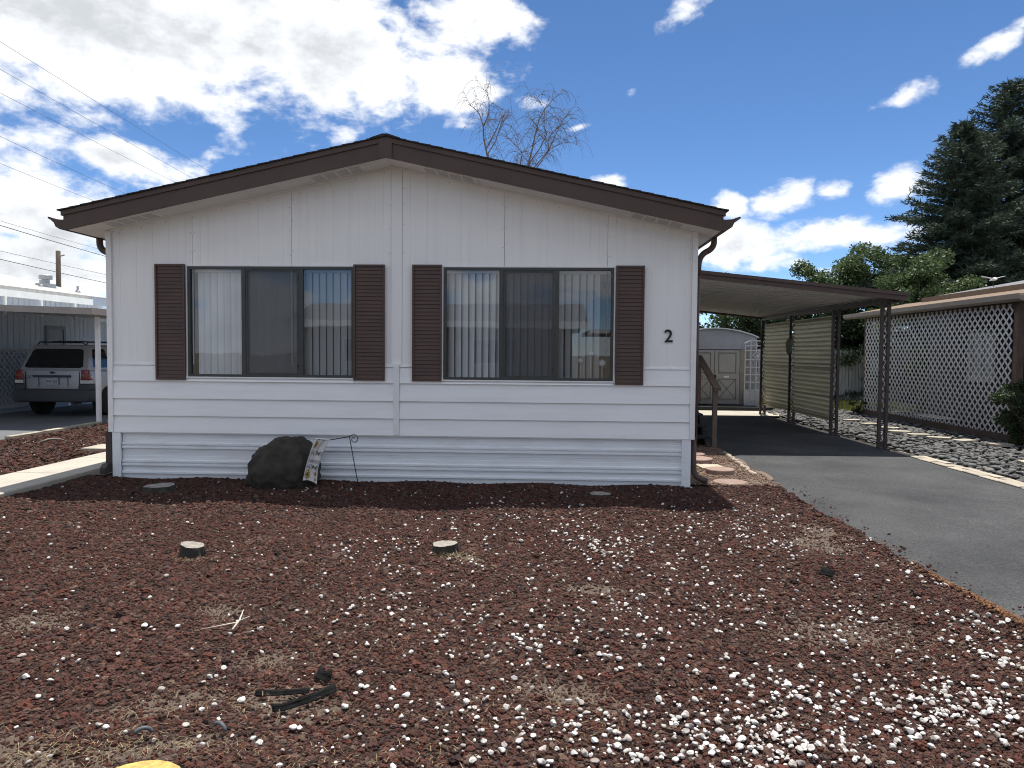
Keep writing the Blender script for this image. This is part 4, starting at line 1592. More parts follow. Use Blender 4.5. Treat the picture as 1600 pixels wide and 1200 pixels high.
_N['Principled BSDF'].inputs['Roughness'].default_value = .45
_tr = _N.new('ShaderNodeBsdfTranslucent')
_L.new(_x.outputs[2], _tr.inputs['Color'])
_s = _N.new('ShaderNodeMixShader')
_s.inputs[0].default_value = .62
_L.new(_N['Principled BSDF'].outputs[0], _s.inputs[1])
_L.new(_tr.outputs[0], _s.inputs[2])
_L.new(_s.outputs[0], _N['Material Output'].inputs['Surface'])
for y0, y1 in ((5.87, 8.26), (8.38, 10.50)):
    pn = bpy.data.objects.new('privacy_panel', None)
    COL.objects.link(pn)
    pn.parent = cp
    ORG[pn.name] = ORG[cp.name]
    for z0, z1, off in ((.72, 2.335, .0), (.265, .745, .012)):
        b = MB()
        n = int((z1 - z0) / .0095)
        for k in range(n):
            za, zb = z0 + (z1 - z0) * k / n, z0 + (z1 - z0) * (k + 1) / n
            xa, xb = [7.40 + off + .020 * math.sin(z * 2 * math.pi / .092) for z in (za, zb)]
            b.quad((xa, y0, za), (xa, y1, za), (xb, y1, zb), (xb, y0, zb))
        b.build('corrugated_sheet', fib, pn, True)
    for z in (.30, 1.3, 2.28):
        MB().box(7.425, 7.445, y0 - .02, y1 + .02, z, z + .03).build('panel_rail', dark_brown, pn)
b = MB()
b.lathe([(.09, .0), (.095, .006), (.085, .014), (.05, .017)], (0, 0, 0), 28, 'y')
b.v = [(7.296 + p[0] * .75, 8.268 - p[1], 1.75 + p[2] * 2.0) for p in b.v]
b.build('oval_plaque', mat('plaque_green', (.26, .27, .21), (.20, .21, .16), 12, .5), None, True, label='oval grey green plaque hanging on the carport post between the panels', cat='plaque')

# side steps with handrail
sp_ = thing('porch_steps', 'dark side steps with brown handrail at the house wall', 'steps', (4.1, 4.6, 0))
for k, (y0, z) in enumerate(((3.72, .17), (4.0, .34), (4.28, .51))):
    MB().box(3.66, 4.56, y0, y0 + .33, z - .035, z).build('tread', step_m, sp_)
    MB().box(3.68, 4.54, y0 + .29, y0 + .31, z - .17, z - .036).build('riser', step_m, sp_)
MB().box(3.62, 4.56, 4.57, 6.2, .62, .68).build('landing', step_m, sp_)
MB().prism([(3.76, -.01), (4.6, .60), (6.2, .60), (6.2, -.01)], 'x', 4.50, 4.53).build('side_board', step_m, sp_)
rail_m = mat('rail_brown', (.16, .115, .085), (.12, .085, .065), 8, .7, .2, 40)
for y, z0, z1 in ((3.62, -.01, 1.02), (4.95, .68, 1.48), (6.12, .68, 1.48)):
    MB().box(4.57, 4.645, y - .04, y + .035, z0, z1).build('rail_post', rail_m, sp_)
MB().bar((4.607, 3.42, .985), (4.607, 4.98, 1.515), .11, .05).build('handrail', rail_m, sp_)
MB().bar((4.607, 4.985, 1.505), (4.607, 6.16, 1.505), .11, .05).build('handrail', rail_m, sp_)

# ------------------------------------------------------------------ shed and trellis
shd = thing('garden_shed', 'white metal shed with arched roof and double barn doors', 'shed', (6.57, 13.5, 0))
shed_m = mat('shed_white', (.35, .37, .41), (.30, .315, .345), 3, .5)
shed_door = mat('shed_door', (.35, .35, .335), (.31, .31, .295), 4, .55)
trim_g = mat('shed_trim', (.12, .125, .125), rough=.6)
tan_j = mat('shed_jamb', (.34, .31, .27), (.28, .255, .22), 5, .6)
YS = 12.42
arch = [(5.36, 2.03), (5.55, 2.115), (5.90, 2.215), (6.25, 2.27), (6.57, 2.29), (6.89, 2.27), (7.24, 2.215), (7.59, 2.115), (7.78, 2.03)]
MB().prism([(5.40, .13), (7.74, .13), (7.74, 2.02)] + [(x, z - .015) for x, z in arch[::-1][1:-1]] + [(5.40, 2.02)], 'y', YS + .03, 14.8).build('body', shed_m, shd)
MB().prism([(5.40, 1.70), (7.74, 1.70), (7.74, 2.02)] + [(x, z - .012) for x, z in arch[::-1][1:-1]] + [(5.40, 2.02)], 'y', YS - .01, YS + .0299).build('gable_panel', shed_m, shd)
b = MB()
for (xa, za), (xb, zb) in zip(arch[:-1], arch[1:]):
    b.prism([(xa, za - .012), (xb, zb - .012), (xb, zb + .02), (xa, za + .02)], 'y', YS - .09, 14.86)
b.build('roof', mat('shed_roof', (.62, .64, .66), (.54, .56, .58), 3, .45), shd)
MB().box(5.40, 5.60, YS, YS + .0299, .13, 1.699).build('jamb', tan_j, shd)
MB().box(7.29, 7.52, YS, YS + .0299, .13, 1.699).build('jamb', tan_j, shd)
MB().box(7.521, 7.74, YS - .004, YS + .0299, .13, 1.699).build('corner_panel', shed_m, shd)
MB().box(5.42, 7.72, YS + .06, 14.75, -.03, .129).build('base_skid', step_m, shd)
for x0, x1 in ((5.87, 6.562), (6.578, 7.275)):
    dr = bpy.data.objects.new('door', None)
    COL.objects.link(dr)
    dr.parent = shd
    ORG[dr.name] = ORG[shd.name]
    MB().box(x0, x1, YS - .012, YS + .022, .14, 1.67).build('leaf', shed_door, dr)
    t_ = .018
    yy = YS - .020

    def rect(xa, xb, za, zb):
        q = MB()
        q.box(xa, xb, yy, YS - .0125, za, za + t_)
        q.box(xa, xb, yy, YS - .0125, zb - t_, zb)
        q.box(xa, xa + t_, yy, YS - .0125, za + t_, zb - t_)
        q.box(xb - t_, xb, yy, YS - .0125, za + t_, zb - t_)
        return q
    rect(x0 + .10, x1 - .10, 1.02, 1.60).build('panel_moulding', trim_g, dr)
    q = rect(x0 + .09, x1 - .09, .28, .86)
    q.bar((x0 + .11, YS - .0155, .30), (x1 - .11, YS - .0155, .84), t_, .005, (0, 1, 0))
    q.bar((x0 + .11, YS - .0150, .84), (x1 - .11, YS - .0150, .30), t_, .004, (0, 1, 0))
    q.build('cross_moulding', trim_g, dr)
MB().box(6.53, 6.61, YS - .05, YS - .0125, .86, .96).build('lock', black_m, shd)
MB().box(6.10, 6.25, YS - .018, YS - .0125, .90, .95).build('red_notice', mat('notice_red', (.45, .10, .07), rough=.6), shd)
MB().box(6.84, 6.98, YS - .018, YS - .0125, .90, .94).build('white_notice', white_trim, shd)

MB().box(5.4, 8.0, 11.62, 12.36, -.02, .115).build('shadow_platform', step_m, shd)  # dark platform added to widen the shed's shadow band on the apron
tr_ = thing('trellis', 'white wooden garden trellis leaning beside the shed doors', 'trellis', (7.62, 12.2, 0))
TX0, TX1, TY = 7.38, 7.85, 12.25
tm = mat('trellis_white', (.58, .59, .61), (.52, .53, .55), 8, .6)
for k, x in enumerate(np.linspace(TX0, TX1, 4)):
    MB().box(x - .014, x + .014, TY - .012, TY + .012, .12, 1.86 if k in (0, 3) else 1.93).build('upright', tm, tr_)
for z in (.56, .78, .99, 1.20, 1.41, 1.67, 1.80):
    MB().box(TX0 - .02, TX1 + .02, TY - .024, TY - .0125, z - .014, z + .014).build('crossbar', tm, tr_)
b = MB()
ap = [(TX0 - .03, 1.86), (TX0 + .1, 1.925), (TX0 + .235, 1.955), (TX1 - .1, 1.94), (TX1 + .03, 1.90)]
for (xa, za), (xb, zb) in zip(ap[:-1], ap[1:]):
    b.bar((xa, TY - .018, za), (xb, TY - .018, zb), .030, .03)
b.build('arched_top', tm, tr_)
b = MB()
cx_, cz_ = (TX0 + TX1) / 2 + .07, 1.54
for a, c in (((-.10, 0), (0, .10)), ((0, .10), (.10, 0)), ((.10, 0), (0, -.10)), ((0, -.10), (-.10, 0))):
    b.bar((cx_ + a[0], TY - .03, cz_ + a[1]), (cx_ + c[0], TY - .03, cz_ + c[1]), .02, .018, (0, 1, 0))
b.build('diamond', tm, tr_)
MB().box(TX0, TX1, TY + .0125, TY + .02, .12, .54).build('lower_board', tm, tr_)

# ------------------------------------------------------------------ fences behind
fence_m = mat('weathered_picket', (.40, .40, .40), (.30, .295, .29), 5, .9, .4, 30, stretch=(3, 3, .4), rnd=.16)
fn = thing('picket_fence', 'grey weathered board fence in front of the trees', 'fence', (11.0, 16.5, 0))
me = shared('picket', MB().prism([(-.047, 0), (.047, 0), (.047, 1.66), (.025, 1.70), (-.025, 1.70), (-.047, 1.66)], 'y', -.009, .009), fence_m)
for k in range(64):
    piece('picket', me, fn, (7.9 + k * .108, 16.5 + random.uniform(-.004, .004), .04 + random.uniform(-.015, .02)), (0, random.uniform(-.008, .008), 0))
for z in (.4, 1.4):
    MB().box(7.8, 14.9, 16.512, 16.55, z, z + .09).build('rail', fence_m, fn)
wf = thing('wire_border_fence', 'low dark wire border fence on the grass behind the cobbles', 'fence', (9.2, 12.5, 0))
me = shared('hoop', MB().tube([(-.05, 0, -.02), (-.05, 0, .36), (-.03, 0, .42), (0, 0, .44), (.03, 0, .42), (.05, 0, .36), (.05, 0, -.02)], .004, 5), iron)
for k in range(26):
    piece('hoop', me, wf, (7.95 + k * .10, 12.5, 0))
MB().tube([(7.9, 12.506, .16), (10.5, 12.506, .16)], .004, 5).build('tie_wire', iron, wf)
grass_m = ramp_mat('grass_blade', [(.10, .14, .03), (.16, .18, .05), (.22, .20, .07), (.08, .12, .03)], 'island', .8, trans=.3)
V, F = [], []
for _ in range(9000):
    x, y = random.uniform(7.9, 13), random.uniform(12.55, 16.4)
    l, a = random.uniform(.05, .16), random.uniform(0, 6.28)
    o = len(V)
    V += [(x - .006, y, -.03), (x + .006, y, -.03), (x + l * .4 * math.cos(a), y + l * .4 * math.sin(a), l)]
    F.append((o, o + 1, o + 2))
fast_mesh('lawn_grass', V, F, grass_m, kind='stuff', label='rough yellow green grass behind the cobble bed', cat='grass')

# ------------------------------------------------------------------ neighbour building with lattice
nb = thing('lattice_porch', 'neighbouring porch screened with white diagonal lattice', 'porch', (11.5, 8, 0))
lat_m = mat('lattice_white', (.62, .615, .60), (.52, .515, .50), 6, .6, rnd=.05)
LX, LY0, LY1, LZ0, LZ1 = 10.10, 4.80, 10.88, .16, 2.50


def lattice(parent, x, y0, y1, z0, z1, pitch, w, material, thick=.006):
    for sgn, off in ((1, 0), (-1, thick + .0005)):
        st_ = pitch * math.sqrt(2)
        c = (z0 - y1) if sgn == 1 else (z0 + y0)
        end = (z1 - y0) if sgn == 1 else (z1 + y1)
        c += st_ * .5
        while c < end:
            # z = sgn*y + c
            pts_ = []
            for yy in (y0, y1):
                zz = sgn * yy + c
                if z0 <= zz <= z1:
                    pts_.append((yy, zz))
            for zz in (z0, z1):
                yy = (zz - c) / sgn
                if y0 < yy < y1:
                    pts_.append((yy, zz))
            if len(pts_) >= 2:
                pts_.sort()
                a, e = pts_[0], pts_[-1]
                if math.hypot(a[0] - e[0], a[1] - e[1]) > .05:
                    MB().bar((x + off, a[0], a[1]), (x + off, e[0], e[1]), w, thick, (1, 0, 0)).build('lattice_slat', material, parent)
            c += st_


lattice(nb, LX, LY0, LY1, LZ0, LZ1, .126, .038, lat_m)
wood_b = mat('porch_brown', (.14, .095, .075), (.10, .07, .055), 6, .8, .3, 50)
MB().box(10.08, 10.18, 4.70, 10.95, -.03, .155).build('base_board', wood_b, nb)
for y in (4.74, 10.93):
    MB().box(10.12, 10.24, y - .06, y + .06, -.03, 2.54).build('porch_post', wood_b, nb)
MB().box(10.12, 10.20, 4.80, 10.87, 2.42, 2.53).build('header', wood_b, nb)
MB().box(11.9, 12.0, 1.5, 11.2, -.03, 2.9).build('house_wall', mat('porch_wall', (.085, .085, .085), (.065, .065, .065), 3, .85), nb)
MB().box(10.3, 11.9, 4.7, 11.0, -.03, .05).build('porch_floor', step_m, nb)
wn = bpy.data.objects.new('window', None)
COL.objects.link(wn)
wn.parent = nb
ORG[wn.name] = ORG[nb.name]
b = MB()
for q in ((8.3, 9.3, 2.04, 2.12), (8.3, 9.3, .98, 1.06), (8.3, 8.38, 1.06, 2.04), (9.22, 9.3, 1.06, 2.04), (8.77, 8.83, 1.06, 2.04)):
    b.box(11.84, 11.895, *q)
b.build('frame', white_trim, wn)
MB().quad((11.88, 8.38, 1.06), (11.88, 9.22, 1.06), (11.88, 9.22, 2.04), (11.88, 8.38, 2.04)).build('pane', mat('dull_pane', (.35, .38, .40), rough=.2), wn)
tan_roof = mat('tan_roofing', (.20, .140, .095), (.155, .11, .078), 8, .9, .4, 80)
grey_roof = mat('grey_roofing', (.20, .20, .205), (.14, .14, .145), 14, .95, .5, 90)
MB().prism([(9.93, 2.60), (11.35, 2.88), (11.35, 2.93), (9.93, 2.65)], 'y', 4.15, 11.5).build('porch_roof', tan_roof, nb)
MB().prism([(11.10, 2.89), (14.6, 3.55), (18.0, 2.95), (18.0, 3.03), (14.6, 3.64), (11.10, 2.98)], 'y', 1.0, 10.0).build('main_roof', grey_roof, nb)
MB().box(11.06, 11.099, 1.0, 10.0, 2.84, 2.985).build('fascia', tan_roof, nb)
gut = mat('beige_gutter', (.28, .235, .195), (.23, .195, .165), 5, .5)
MB().prism([(9.80, 2.55), (9.86, 2.515), (9.93, 2.515), (9.93, 2.64), (9.915, 2.64), (9.915, 2.60), (9.82, 2.60), (9.80, 2.64), (9.785, 2.64)], 'y', 4.15, 11.6).build('gutter', gut, nb)
# white bird figure on a thin mast over the roof
bd = thing('roof_bird', 'small white bird figure with spread wings above the porch roof', 'ornament', (11.86, 8.43, 2.98))
MB().tube([(11.86, 8.43, 2.95), (11.86, 8.43, 3.27)], .008, 6).build('mast', iron, bd)
b = MB().tube([(11.86, 8.30, 3.29), (11.86, 8.38, 3.30), (11.86, 8.46, 3.30), (11.86, 8.58, 3.28)], [.01, .04, .035, .008], 8)
for s in (-1, 1):
    b.prism([(11.86, 8.37), (11.86 + s * .27, 8.45), (11.86 + s * .20, 8.49), (11.86, 8.48)], 'z', 3.30, 3.312)
    for i in range(len(b.v) - 8, len(b.v)):
        p = b.v[i]
        b.v[i] = (p[0], p[1], p[2] + abs(p[0] - 11.86) * .25)
b.build('body', white_trim, bd)
# ------------------------------------------------------------------ trees
leaf_g = ramp_mat('leaf_green', [(.042, .074, .026), (.066, .106, .038), (.088, .130, .048), (.055, .088, .032), (.11, .15, .06), (.048, .080, .032)], 'island', .5, trans=.40, spec=.35)
leaf_d = ramp_mat('leaf_dark', [(.022, .040, .015), (.036, .060, .021), (.05, .078, .028), (.028, .048, .018)], 'island', .55, trans=.25, spec=.35)
needle = ramp_mat('spruce_needle', [(.026, .044, .032), (.042, .066, .046), (.060, .088, .060), (.034, .055, .040), (.085, .112, .074)], 'island', .7, trans=.12, spec=.25)
bark_b = mat('tree_bark', (.10, .085, .07), (.06, .05, .042), 9, .95, .6, 40, stretch=(1, 1, .3))


def leaf_mesh(c, n_, size, up=.35):
    """one bent leaf of four corners at every centre"""
    k = len(c)
    a = RNG.normal(size=(k, 3))
    a[:, 2] = a[:, 2] * .6 - .25
    a /= np.linalg.norm(a, axis=1)[:, None]
    b = np.cross(a, RNG.normal(size=(k, 3)))
    b /= np.linalg.norm(b, axis=1)[:, None]
    s = (size * RNG.uniform(.4, 1.45, k))[:, None]
    p0, p1, p2, p3 = c, c + a * s * .5 + b * s * .30, c + a * s, c + a * s * .5 - b * s * .30
    v = np.stack([p0, p1, p2, p3], 1).reshape(-1, 3)
    i = np.arange(k)[:, None] * 4
    return v, np.concatenate([i, i + 1, i + 2, i + 3], 1)


def leafy(name, label, cat, x, y, h, r, n, size, material, z0=.9, seed=0, clumps=60, group=None, shape=(1, 1)):
    global RNG
    RNG = np.random.default_rng(100 + seed)
    rnd = random.Random(seed)
    t = thing(name, label, cat, (x, y, 0), group)
    b = MB()
    th = z0 + (h - z0) * .35
    b.tube([(x, y, -.1), (x + .05, y, th * .5), (x - .03, y + .04, th)], [.05 * h ** .7, .04 * h ** .7, .026 * h ** .7], 9)
    cs = []
    for k in range(clumps):
        while True:
            q = np.array([rnd.uniform(-1, 1), rnd.uniform(-1, 1), rnd.uniform(-1, 1)])
            if .25 < np.linalg.norm(q) < 1:
                break
        if rnd.random() < .7:
            q *= .9 / np.linalg.norm(q) * rnd.uniform(.8, 1.08)
        wob = 1 + .22 * math.sin(q[0] * 5 + seed) + .16 * math.sin(q[2] * 7 + seed * 2)
        cz = (z0 + h) / 2
        c = np.array([x + q[0] * r * shape[0] * wob, y + q[1] * r * shape[1] * wob, cz + q[2] * (h - z0) / 2 * (1 + .08 * rnd.uniform(-1, 1))])
        cs.append(c)
        if k % 4 == 0:
            m_ = Vector((x, y, th * rnd.uniform(.6, 1)))
            b.tube([m_, m_.lerp(Vector(c), .5) + Vector((0, 0, .1)), Vector(c)], [.02 * h ** .6, .012 * h ** .6, .004], 5)
    b.build('trunk', bark_b, t, True)
    cs = np.array(cs)
    w = RNG.uniform(.5, 1.5, len(cs))
    idx = RNG.choice(len(cs), n, p=w / w.sum())
    rad = r * RNG.uniform(.16, .30, len(cs))
    g = RNG.normal(size=(n, 3))
    g /= np.linalg.norm(g, axis=1)[:, None]
    g *= (RNG.uniform(size=n) ** .45)[:, None]
    c = cs[idx] + g * rad[idx][:, None] * np.array([1.15, 1.15, .8])
    c[:, 2] = np.maximum(c[:, 2], .05)
    v, f = leaf_mesh(c, n, size)
    fast_mesh('crown', v, f, material, t)
    return t


GR = 'leafy trees behind the fence'
leafy('leafy_tree', 'tall leafy tree, highest of those over the carport corner', 'tree', 13.15, 17.9, 5.75, 1.55, 24000, .10, leaf_g, 1.2, 3, 60, GR)
leafy('leafy_tree', 'broad light green tree between the tall leafy tree and the spruces', 'tree', 12.55, 12.85, 4.35, 1.35, 24000, .095, leaf_g, 1.0, 4, 60, GR)
leafy('leafy_tree', 'thin topped tree showing above the middle of the carport roof', 'tree', 11.7, 19.2, 5.10, 1.35, 15000, .10, leaf_g, 1.0, 5, 46, GR)
leafy('leafy_tree', 'low round tree behind the arched shed roof', 'tree', 8.9, 19.8, 4.75, 1.75, 18000, .105, leaf_g, .6, 6, 50, GR)
leafy('leafy_tree', 'dense dark tree behind the yellow privacy panels', 'tree', 10.3, 18.6, 4.15, 1.7, 20000, .10, leaf_d, .3, 7, 50, GR)
leafy('leafy_tree', 'dark bushy tree just behind the end of the lattice porch', 'tree', 12.6, 17.6, 3.75, 1.6, 20000, .10, leaf_d, .2, 8, 50, GR)
leafy('leafy_tree', 'small tree between the house wall and the shed roof', 'tree', 6.6, 20.5, 4.45, 1.7, 16000, .105, leaf_g, .5, 9, 46, GR)
leafy('shrub', 'dark green shrub at the foot of the lattice porch post', 'shrub', 10.02, 4.22, 1.32, .40, 7000, .045, leaf_d, .02, 12, 60)
leafy('weed_plant', 'small bright green weed growing at the lattice base board', 'plant', 10.0, 10.9, .5, .22, 500, .06, leaf_g, .02, 13, 16)


def spruce(name, label, x, y, h, rmax, seed, lean=0.0, group='spruce trees behind the porch'):
    rnd = random.Random(seed)
    g = np.random.default_rng(seed)
    t = thing(name, label, 'tree', (x, y, 0), group)
    tb = MB()
    tb.tube([(x, y, -.1), (x, y, h * .5), (x + lean, y, h * .97)], [.26, .15, .015], 9)
    C, A = [], []
    z = .5
    while z < h - .05:
        f = 1 - z / h
        rr = rmax * (f ** .72) * (1 + .10 * math.sin(z * 3.1 + seed))
        nb_ = max(4, int(5 + 6 * f))
        a0 = rnd.uniform(0, 6.28)
        for k in range(nb_):
            a = a0 + 6.283 * k / nb_ + rnd.uniform(-.25, .25)
            L_ = rr * rnd.uniform(.55, 1.18)
            if rnd.random() < .06:
                L_ *= 1.18
            up = .16 + .9 * (1 - f) ** 2
            ax = x + lean * z / h
            n_ = max(4, int(L_ / .14))
            prev = None
            pts_ = []
            for i in range(n_ + 1):
                s_ = i / n_
                d_ = L_ * s_
                zz = z + d_ * up * .55 - L_ * .34 * s_ ** 1.5 * f + L_ * .16 * max(0, s_ - .7)
                pts_.append(np.array([ax + d_ * math.cos(a), y + d_ * math.sin(a), zz]))
            if L_ > .5:
                tb.tube([Vector(pts_[0]), Vector(pts_[len(pts_) // 2]), Vector(pts_[-1])], [.03 * L_ ** .5, .018, .005], 4, False)
            di = np.array([math.cos(a), math.sin(a), 0])
            si = np.array([-math.sin(a), math.cos(a), 0])
            for i in range(1, n_ + 1):
                s_ = i / n_
                wd = (.16 + .42 * L_ * .35 * math.sin(min(1, s_ * 1.15) * 2.7)) * rnd.uniform(.8, 1.2)
                for sg in (-1, 1):
                    m = max(2, int(wd / .10))
                    for j in range(m):
                        q = pts_[i] + (si * sg * .9 + di * .55) * wd * (j + .3) / m + np.array([0, 0, -.12 * wd * (j / m) - .02])
                        for _ in range(5):
                            C.append(q + g.normal(size=3) * .035)
                            v = (si * sg * .8 + di * .7) + g.normal(size=3) * .55 + np.array([0, 0, .18])
                            A.append(v)
                for _ in range(6):
                    C.append(pts_[i] + g.normal(size=3) * .04)
                    A.append(di + g.normal(size=3) * .6 + np.array([0, 0, .3]))
        z += .22 + .20 * f
    for _ in range(160):
        zz = h * (1 - .09 * rnd.random())
        C.append(np.array([x + lean, y, zz]) + g.normal(size=3) * .03)
        A.append(g.normal(size=3) * .7 + np.array([0, 0, .7]))
    C, A = np.array(C), np.array(A)
    A /= np.linalg.norm(A, axis=1)[:, None]
    B = np.cross(A, g.normal(size=A.shape))
    B /= np.linalg.norm(B, axis=1)[:, None]
    s = g.uniform(.12, .24, len(C))[:, None]
    wv = B * .024
    v = np.stack([C - wv, C + wv, C + A * s], 1).reshape(-1, 3)
    f = np.arange(len(C) * 3).reshape(-1, 3)
    tb.build('trunk', bark_b, t, True)
    fast_mesh('crown', v, f, needle, t)
    return t


spA = spruce('spruce_tree', 'tall dark spruce with the highest tip behind the porch roof', 18.8, 19.6, 11.6, 5.0, 5)
spB = spruce('spruce_tree', 'shorter dark spruce with bare notched tip in front of the taller one', 15.9, 17.1, 9.4, 4.0, 9, -.14)


def bare_tree(name, label, root, limbs, seed):
    """limbs measured as paths; side shoots and weeping twigs grow along them"""
    rnd = random.Random(seed)
    t = thing(name, label, 'tree', (root[0], root[1], 0), 'bare trees behind the roof')
    b, tw = MB(), MB()
    first = Vector(limbs[0][0])
    b.tube([Vector((root[0], root[1], -.1)), Vector((root[0], root[1], 4)), first], [.16, .12, .075], 8)

    def weep(q, o, tl):
        tp = [q.copy()]
        for k in range(7):
            o = (o + Vector((rnd.gauss(0, .08), rnd.gauss(0, .08), -.36))).normalized()
            q = q + o * tl / 7
            tp.append(q.copy())
        tw.tube(tp, [.007, .0065, .006, .0055, .005, .0045, .004, .003], 3, False)

    for li, path in enumerate(limbs):
        P = [Vector(p) for p in path]
        n = len(P)
        r0 = .040 if li == 0 else .026
        if li and (P[0] - first).length > .5 and P[0].z < first.z + .8:
            b.tube([first - Vector((0, 0, 1.5)), P[0]], [.06, .045], 6, False)
        b.tube(P, [r0 * (1 - .78 * i / (n - 1)) for i in range(n)], 6, False)
        for i in range(1, n):
            for _ in range(4):
                q = P[i - 1].lerp(P[i], rnd.random())
                a = rnd.uniform(0, 6.28)
                o = Vector((math.cos(a), math.sin(a), rnd.uniform(.3, 1.1))).normalized()
                l = rnd.uniform(.25, .7)
                e = q + o * l * .5
                e2 = e + (o + Vector((0, 0, .1))).normalized() * l * .5
                b.tube([q, e, e2], [.008, .0065, .005], 4, False)
                for _k in range(2):
                    a2 = rnd.uniform(0, 6.28)
                    weep(e.lerp(e2, rnd.random()), (o + Vector((math.cos(a2), math.sin(a2), .1)) * .7).normalized(), rnd.uniform(.5, 1.15))
    b.build('trunk', mat('birch_bark', (.22, .19, .165), (.10, .085, .07), 7, .9), t, True)
    tw.build('twigs', mat('bare_twig', (.13, .10, .08), rough=.9), t)
    t.children[1]['kind'] = 'stuff'


bare_tree('bare_birch', 'slender bare weeping birch whose few limbs rise behind the roof', (-.5, 20.6), [[(-0.53, 20.4, 8.76), (-0.55, 20.4, 9.13), (-0.71, 20.4, 9.87), (-0.74, 20.4, 10.39), (-0.89, 20.4, 10.84), (-1.12, 20.4, 11.08), (-1.32, 20.4, 11.21)], [(-0.75, 20.6, 10.4), (-0.53, 20.6, 10.92), (-0.53, 20.6, 11.42), (-0.64, 20.6, 11.79), (-0.84, 20.6, 11.89)], [(-0.64, 20.8, 9.61), (-0.26, 20.8, 10.31), (-0.09, 20.8, 10.73), (0.06, 20.8, 10.96)], [(-0.56, 20.5, 9.33), (-0.26, 20.5, 9.78), (-0.14, 20.5, 10.2), (-0.02, 20.5, 10.52), (0.2, 20.5, 10.71)]], 2)
bare_tree('bare_birch', 'several limbed bare weeping birch leaning behind the roof slope', (.9, 20.9), [[(1.0, 20.7, 8.51), (1.02, 20.7, 8.93), (1.21, 20.7, 9.68), (1.26, 20.7, 9.98), (1.43, 20.7, 10.69), (1.63, 20.7, 11.06), (2.02, 20.7, 11.53), (2.27, 20.7, 11.68)], [(0.99, 20.9, 8.73), (1.11, 20.9, 9.13), (1.49, 20.9, 9.66), (1.74, 20.9, 10.18), (1.63, 20.9, 10.55), (1.65, 20.9, 11.18), (1.37, 20.9, 11.55), (1.06, 20.9, 11.68)], [(1.09, 21.1, 8.6), (1.26, 21.1, 8.93), (1.82, 21.1, 9.63), (2.12, 21.1, 10.24), (2.26, 21.1, 10.61), (2.39, 21.1, 10.84), (2.59, 21.1, 11.04)], [(1.2, 20.8, 8.53), (1.37, 20.8, 8.86), (1.89, 20.8, 9.6), (2.39, 20.8, 9.82), (2.72, 20.8, 9.82), (3.02, 20.8, 9.7)], [(1.25, 21.0, 10.06), (1.38, 21.0, 10.46), (1.22, 21.0, 10.71), (1.07, 21.0, 10.81)], [(1.82, 20.7, 9.52), (1.79, 20.7, 9.87), (1.98, 20.7, 10.24), (2.18, 20.7, 10.37), (2.58, 20.7, 10.61)], [(0.68, 20.9, 8.88), (0.73, 20.9, 9.18), (0.78, 20.9, 9.43), (0.62, 20.9, 9.68), (0.24, 20.9, 10.01), (0.06, 20.9, 10.11)]], 6)

# ------------------------------------------------------------------ neighbouring home to the side
nh = thing('neighbour_home', 'blue grey neighbouring home with pale roof and white eave beam', 'house', (-14.9, 8, 0))
nwall = mat('neighbour_siding', (.60, .68, .80), (.54, .61, .72), 2, .7, stretch=(1, 1, .3))
b = MB()
y = 1.0
while y < 13.4:
    y1 = min(y + .2, 13.4)
    b.quad((-11.4, y, -.05), (-11.4, y1 - .012, -.05), (-11.4, y1 - .012, 2.95), (-11.4, y, 2.95))
    b.quad((-11.412, y1 - .012, -.05), (-11.412, y1, -.05), (-11.412, y1, 2.95), (-11.412, y1 - .012, 2.95))
    y = y1
b.box(-18.4, -11.42, 1.0, 12.6, -.05, 2.95)
b.box(-13.4, -11.42, 12.6, 13.4, -.05, 2.80)
b.build('wall', nwall, nh)
NZ = lambda x: 3.04 + .215 * min(-11.15 - x, x + 18.65)
MB().prism([(-11.15, NZ(-11.15) - .10), (-14.9, NZ(-14.9) - .10), (-18.65, NZ(-18.65) - .10), (-18.65, NZ(-18.65) + .02), (-14.9, NZ(-14.9) + .02), (-11.15, NZ(-11.15) + .02)], 'y', .6, 12.75).build(
    'roof', mat('pale_shingle', (.46, .45, .43), (.34, .335, .32), 9, .9, .5, 60), nh)
wbeam = mat('white_beam', (.80, .82, .80), (.72, .74, .72), 3, .5)
MB().box(-11.145, -11.08, .6, 11.75, 2.80, 2.965).build('eave_beam', wbeam, nh)
MB().box(-11.145, -11.10, 11.76, 12.75, 2.82, 3.02).build('eave_board', mat('blue_board', (.30, .35, .43), rough=.6), nh)
for y in (5.4, 6.9, 8.35, 9.62, 10.98):
    MB().box(-11.14, -11.09, y - .03, y + .03, 2.36, 2.80).build('beam_post', wbeam, nh)
b = MB()
for q in ((10.15, 10.24, 1.2, 2.16), (10.86, 10.95, 1.2, 2.16), (10.24, 10.86, 2.07, 2.16), (10.24, 10.86, 1.2, 1.29)):
    b.box(-11.395, -11.36, *q)
wi = b.build('window_frame', mat('slate_frame', (.20, .25, .32), rough=.6), nh)
MB().quad((-11.38, 10.24, 1.29), (-11.38, 10.86, 1.29), (-11.38, 10.86, 2.07), (-11.38, 10.24, 2.07)).build('pane', mat('blue_pane', (.30, .35, .42), rough=.6), wi)
galv = mat('galvanised', (.45, .46, .47), (.36, .37, .38), 6, .45, metal=.4)
vx, vy = -12.25, 11.45
b = MB().box(vx - .18, vx + .18, vy - .18, vy + .18, NZ(vx) - .1, NZ(vx) + .10)
b.lathe([(.10, NZ(vx) + .05), (.10, NZ(vx) + .24)], (vx, vy, 0), 16)
b.lathe([(.17, NZ(vx) + .22), (.17, NZ(vx) + .33), (.15, NZ(vx) + .345)], (vx, vy, 0), 20)
b.build('roof_vent', galv, nh)
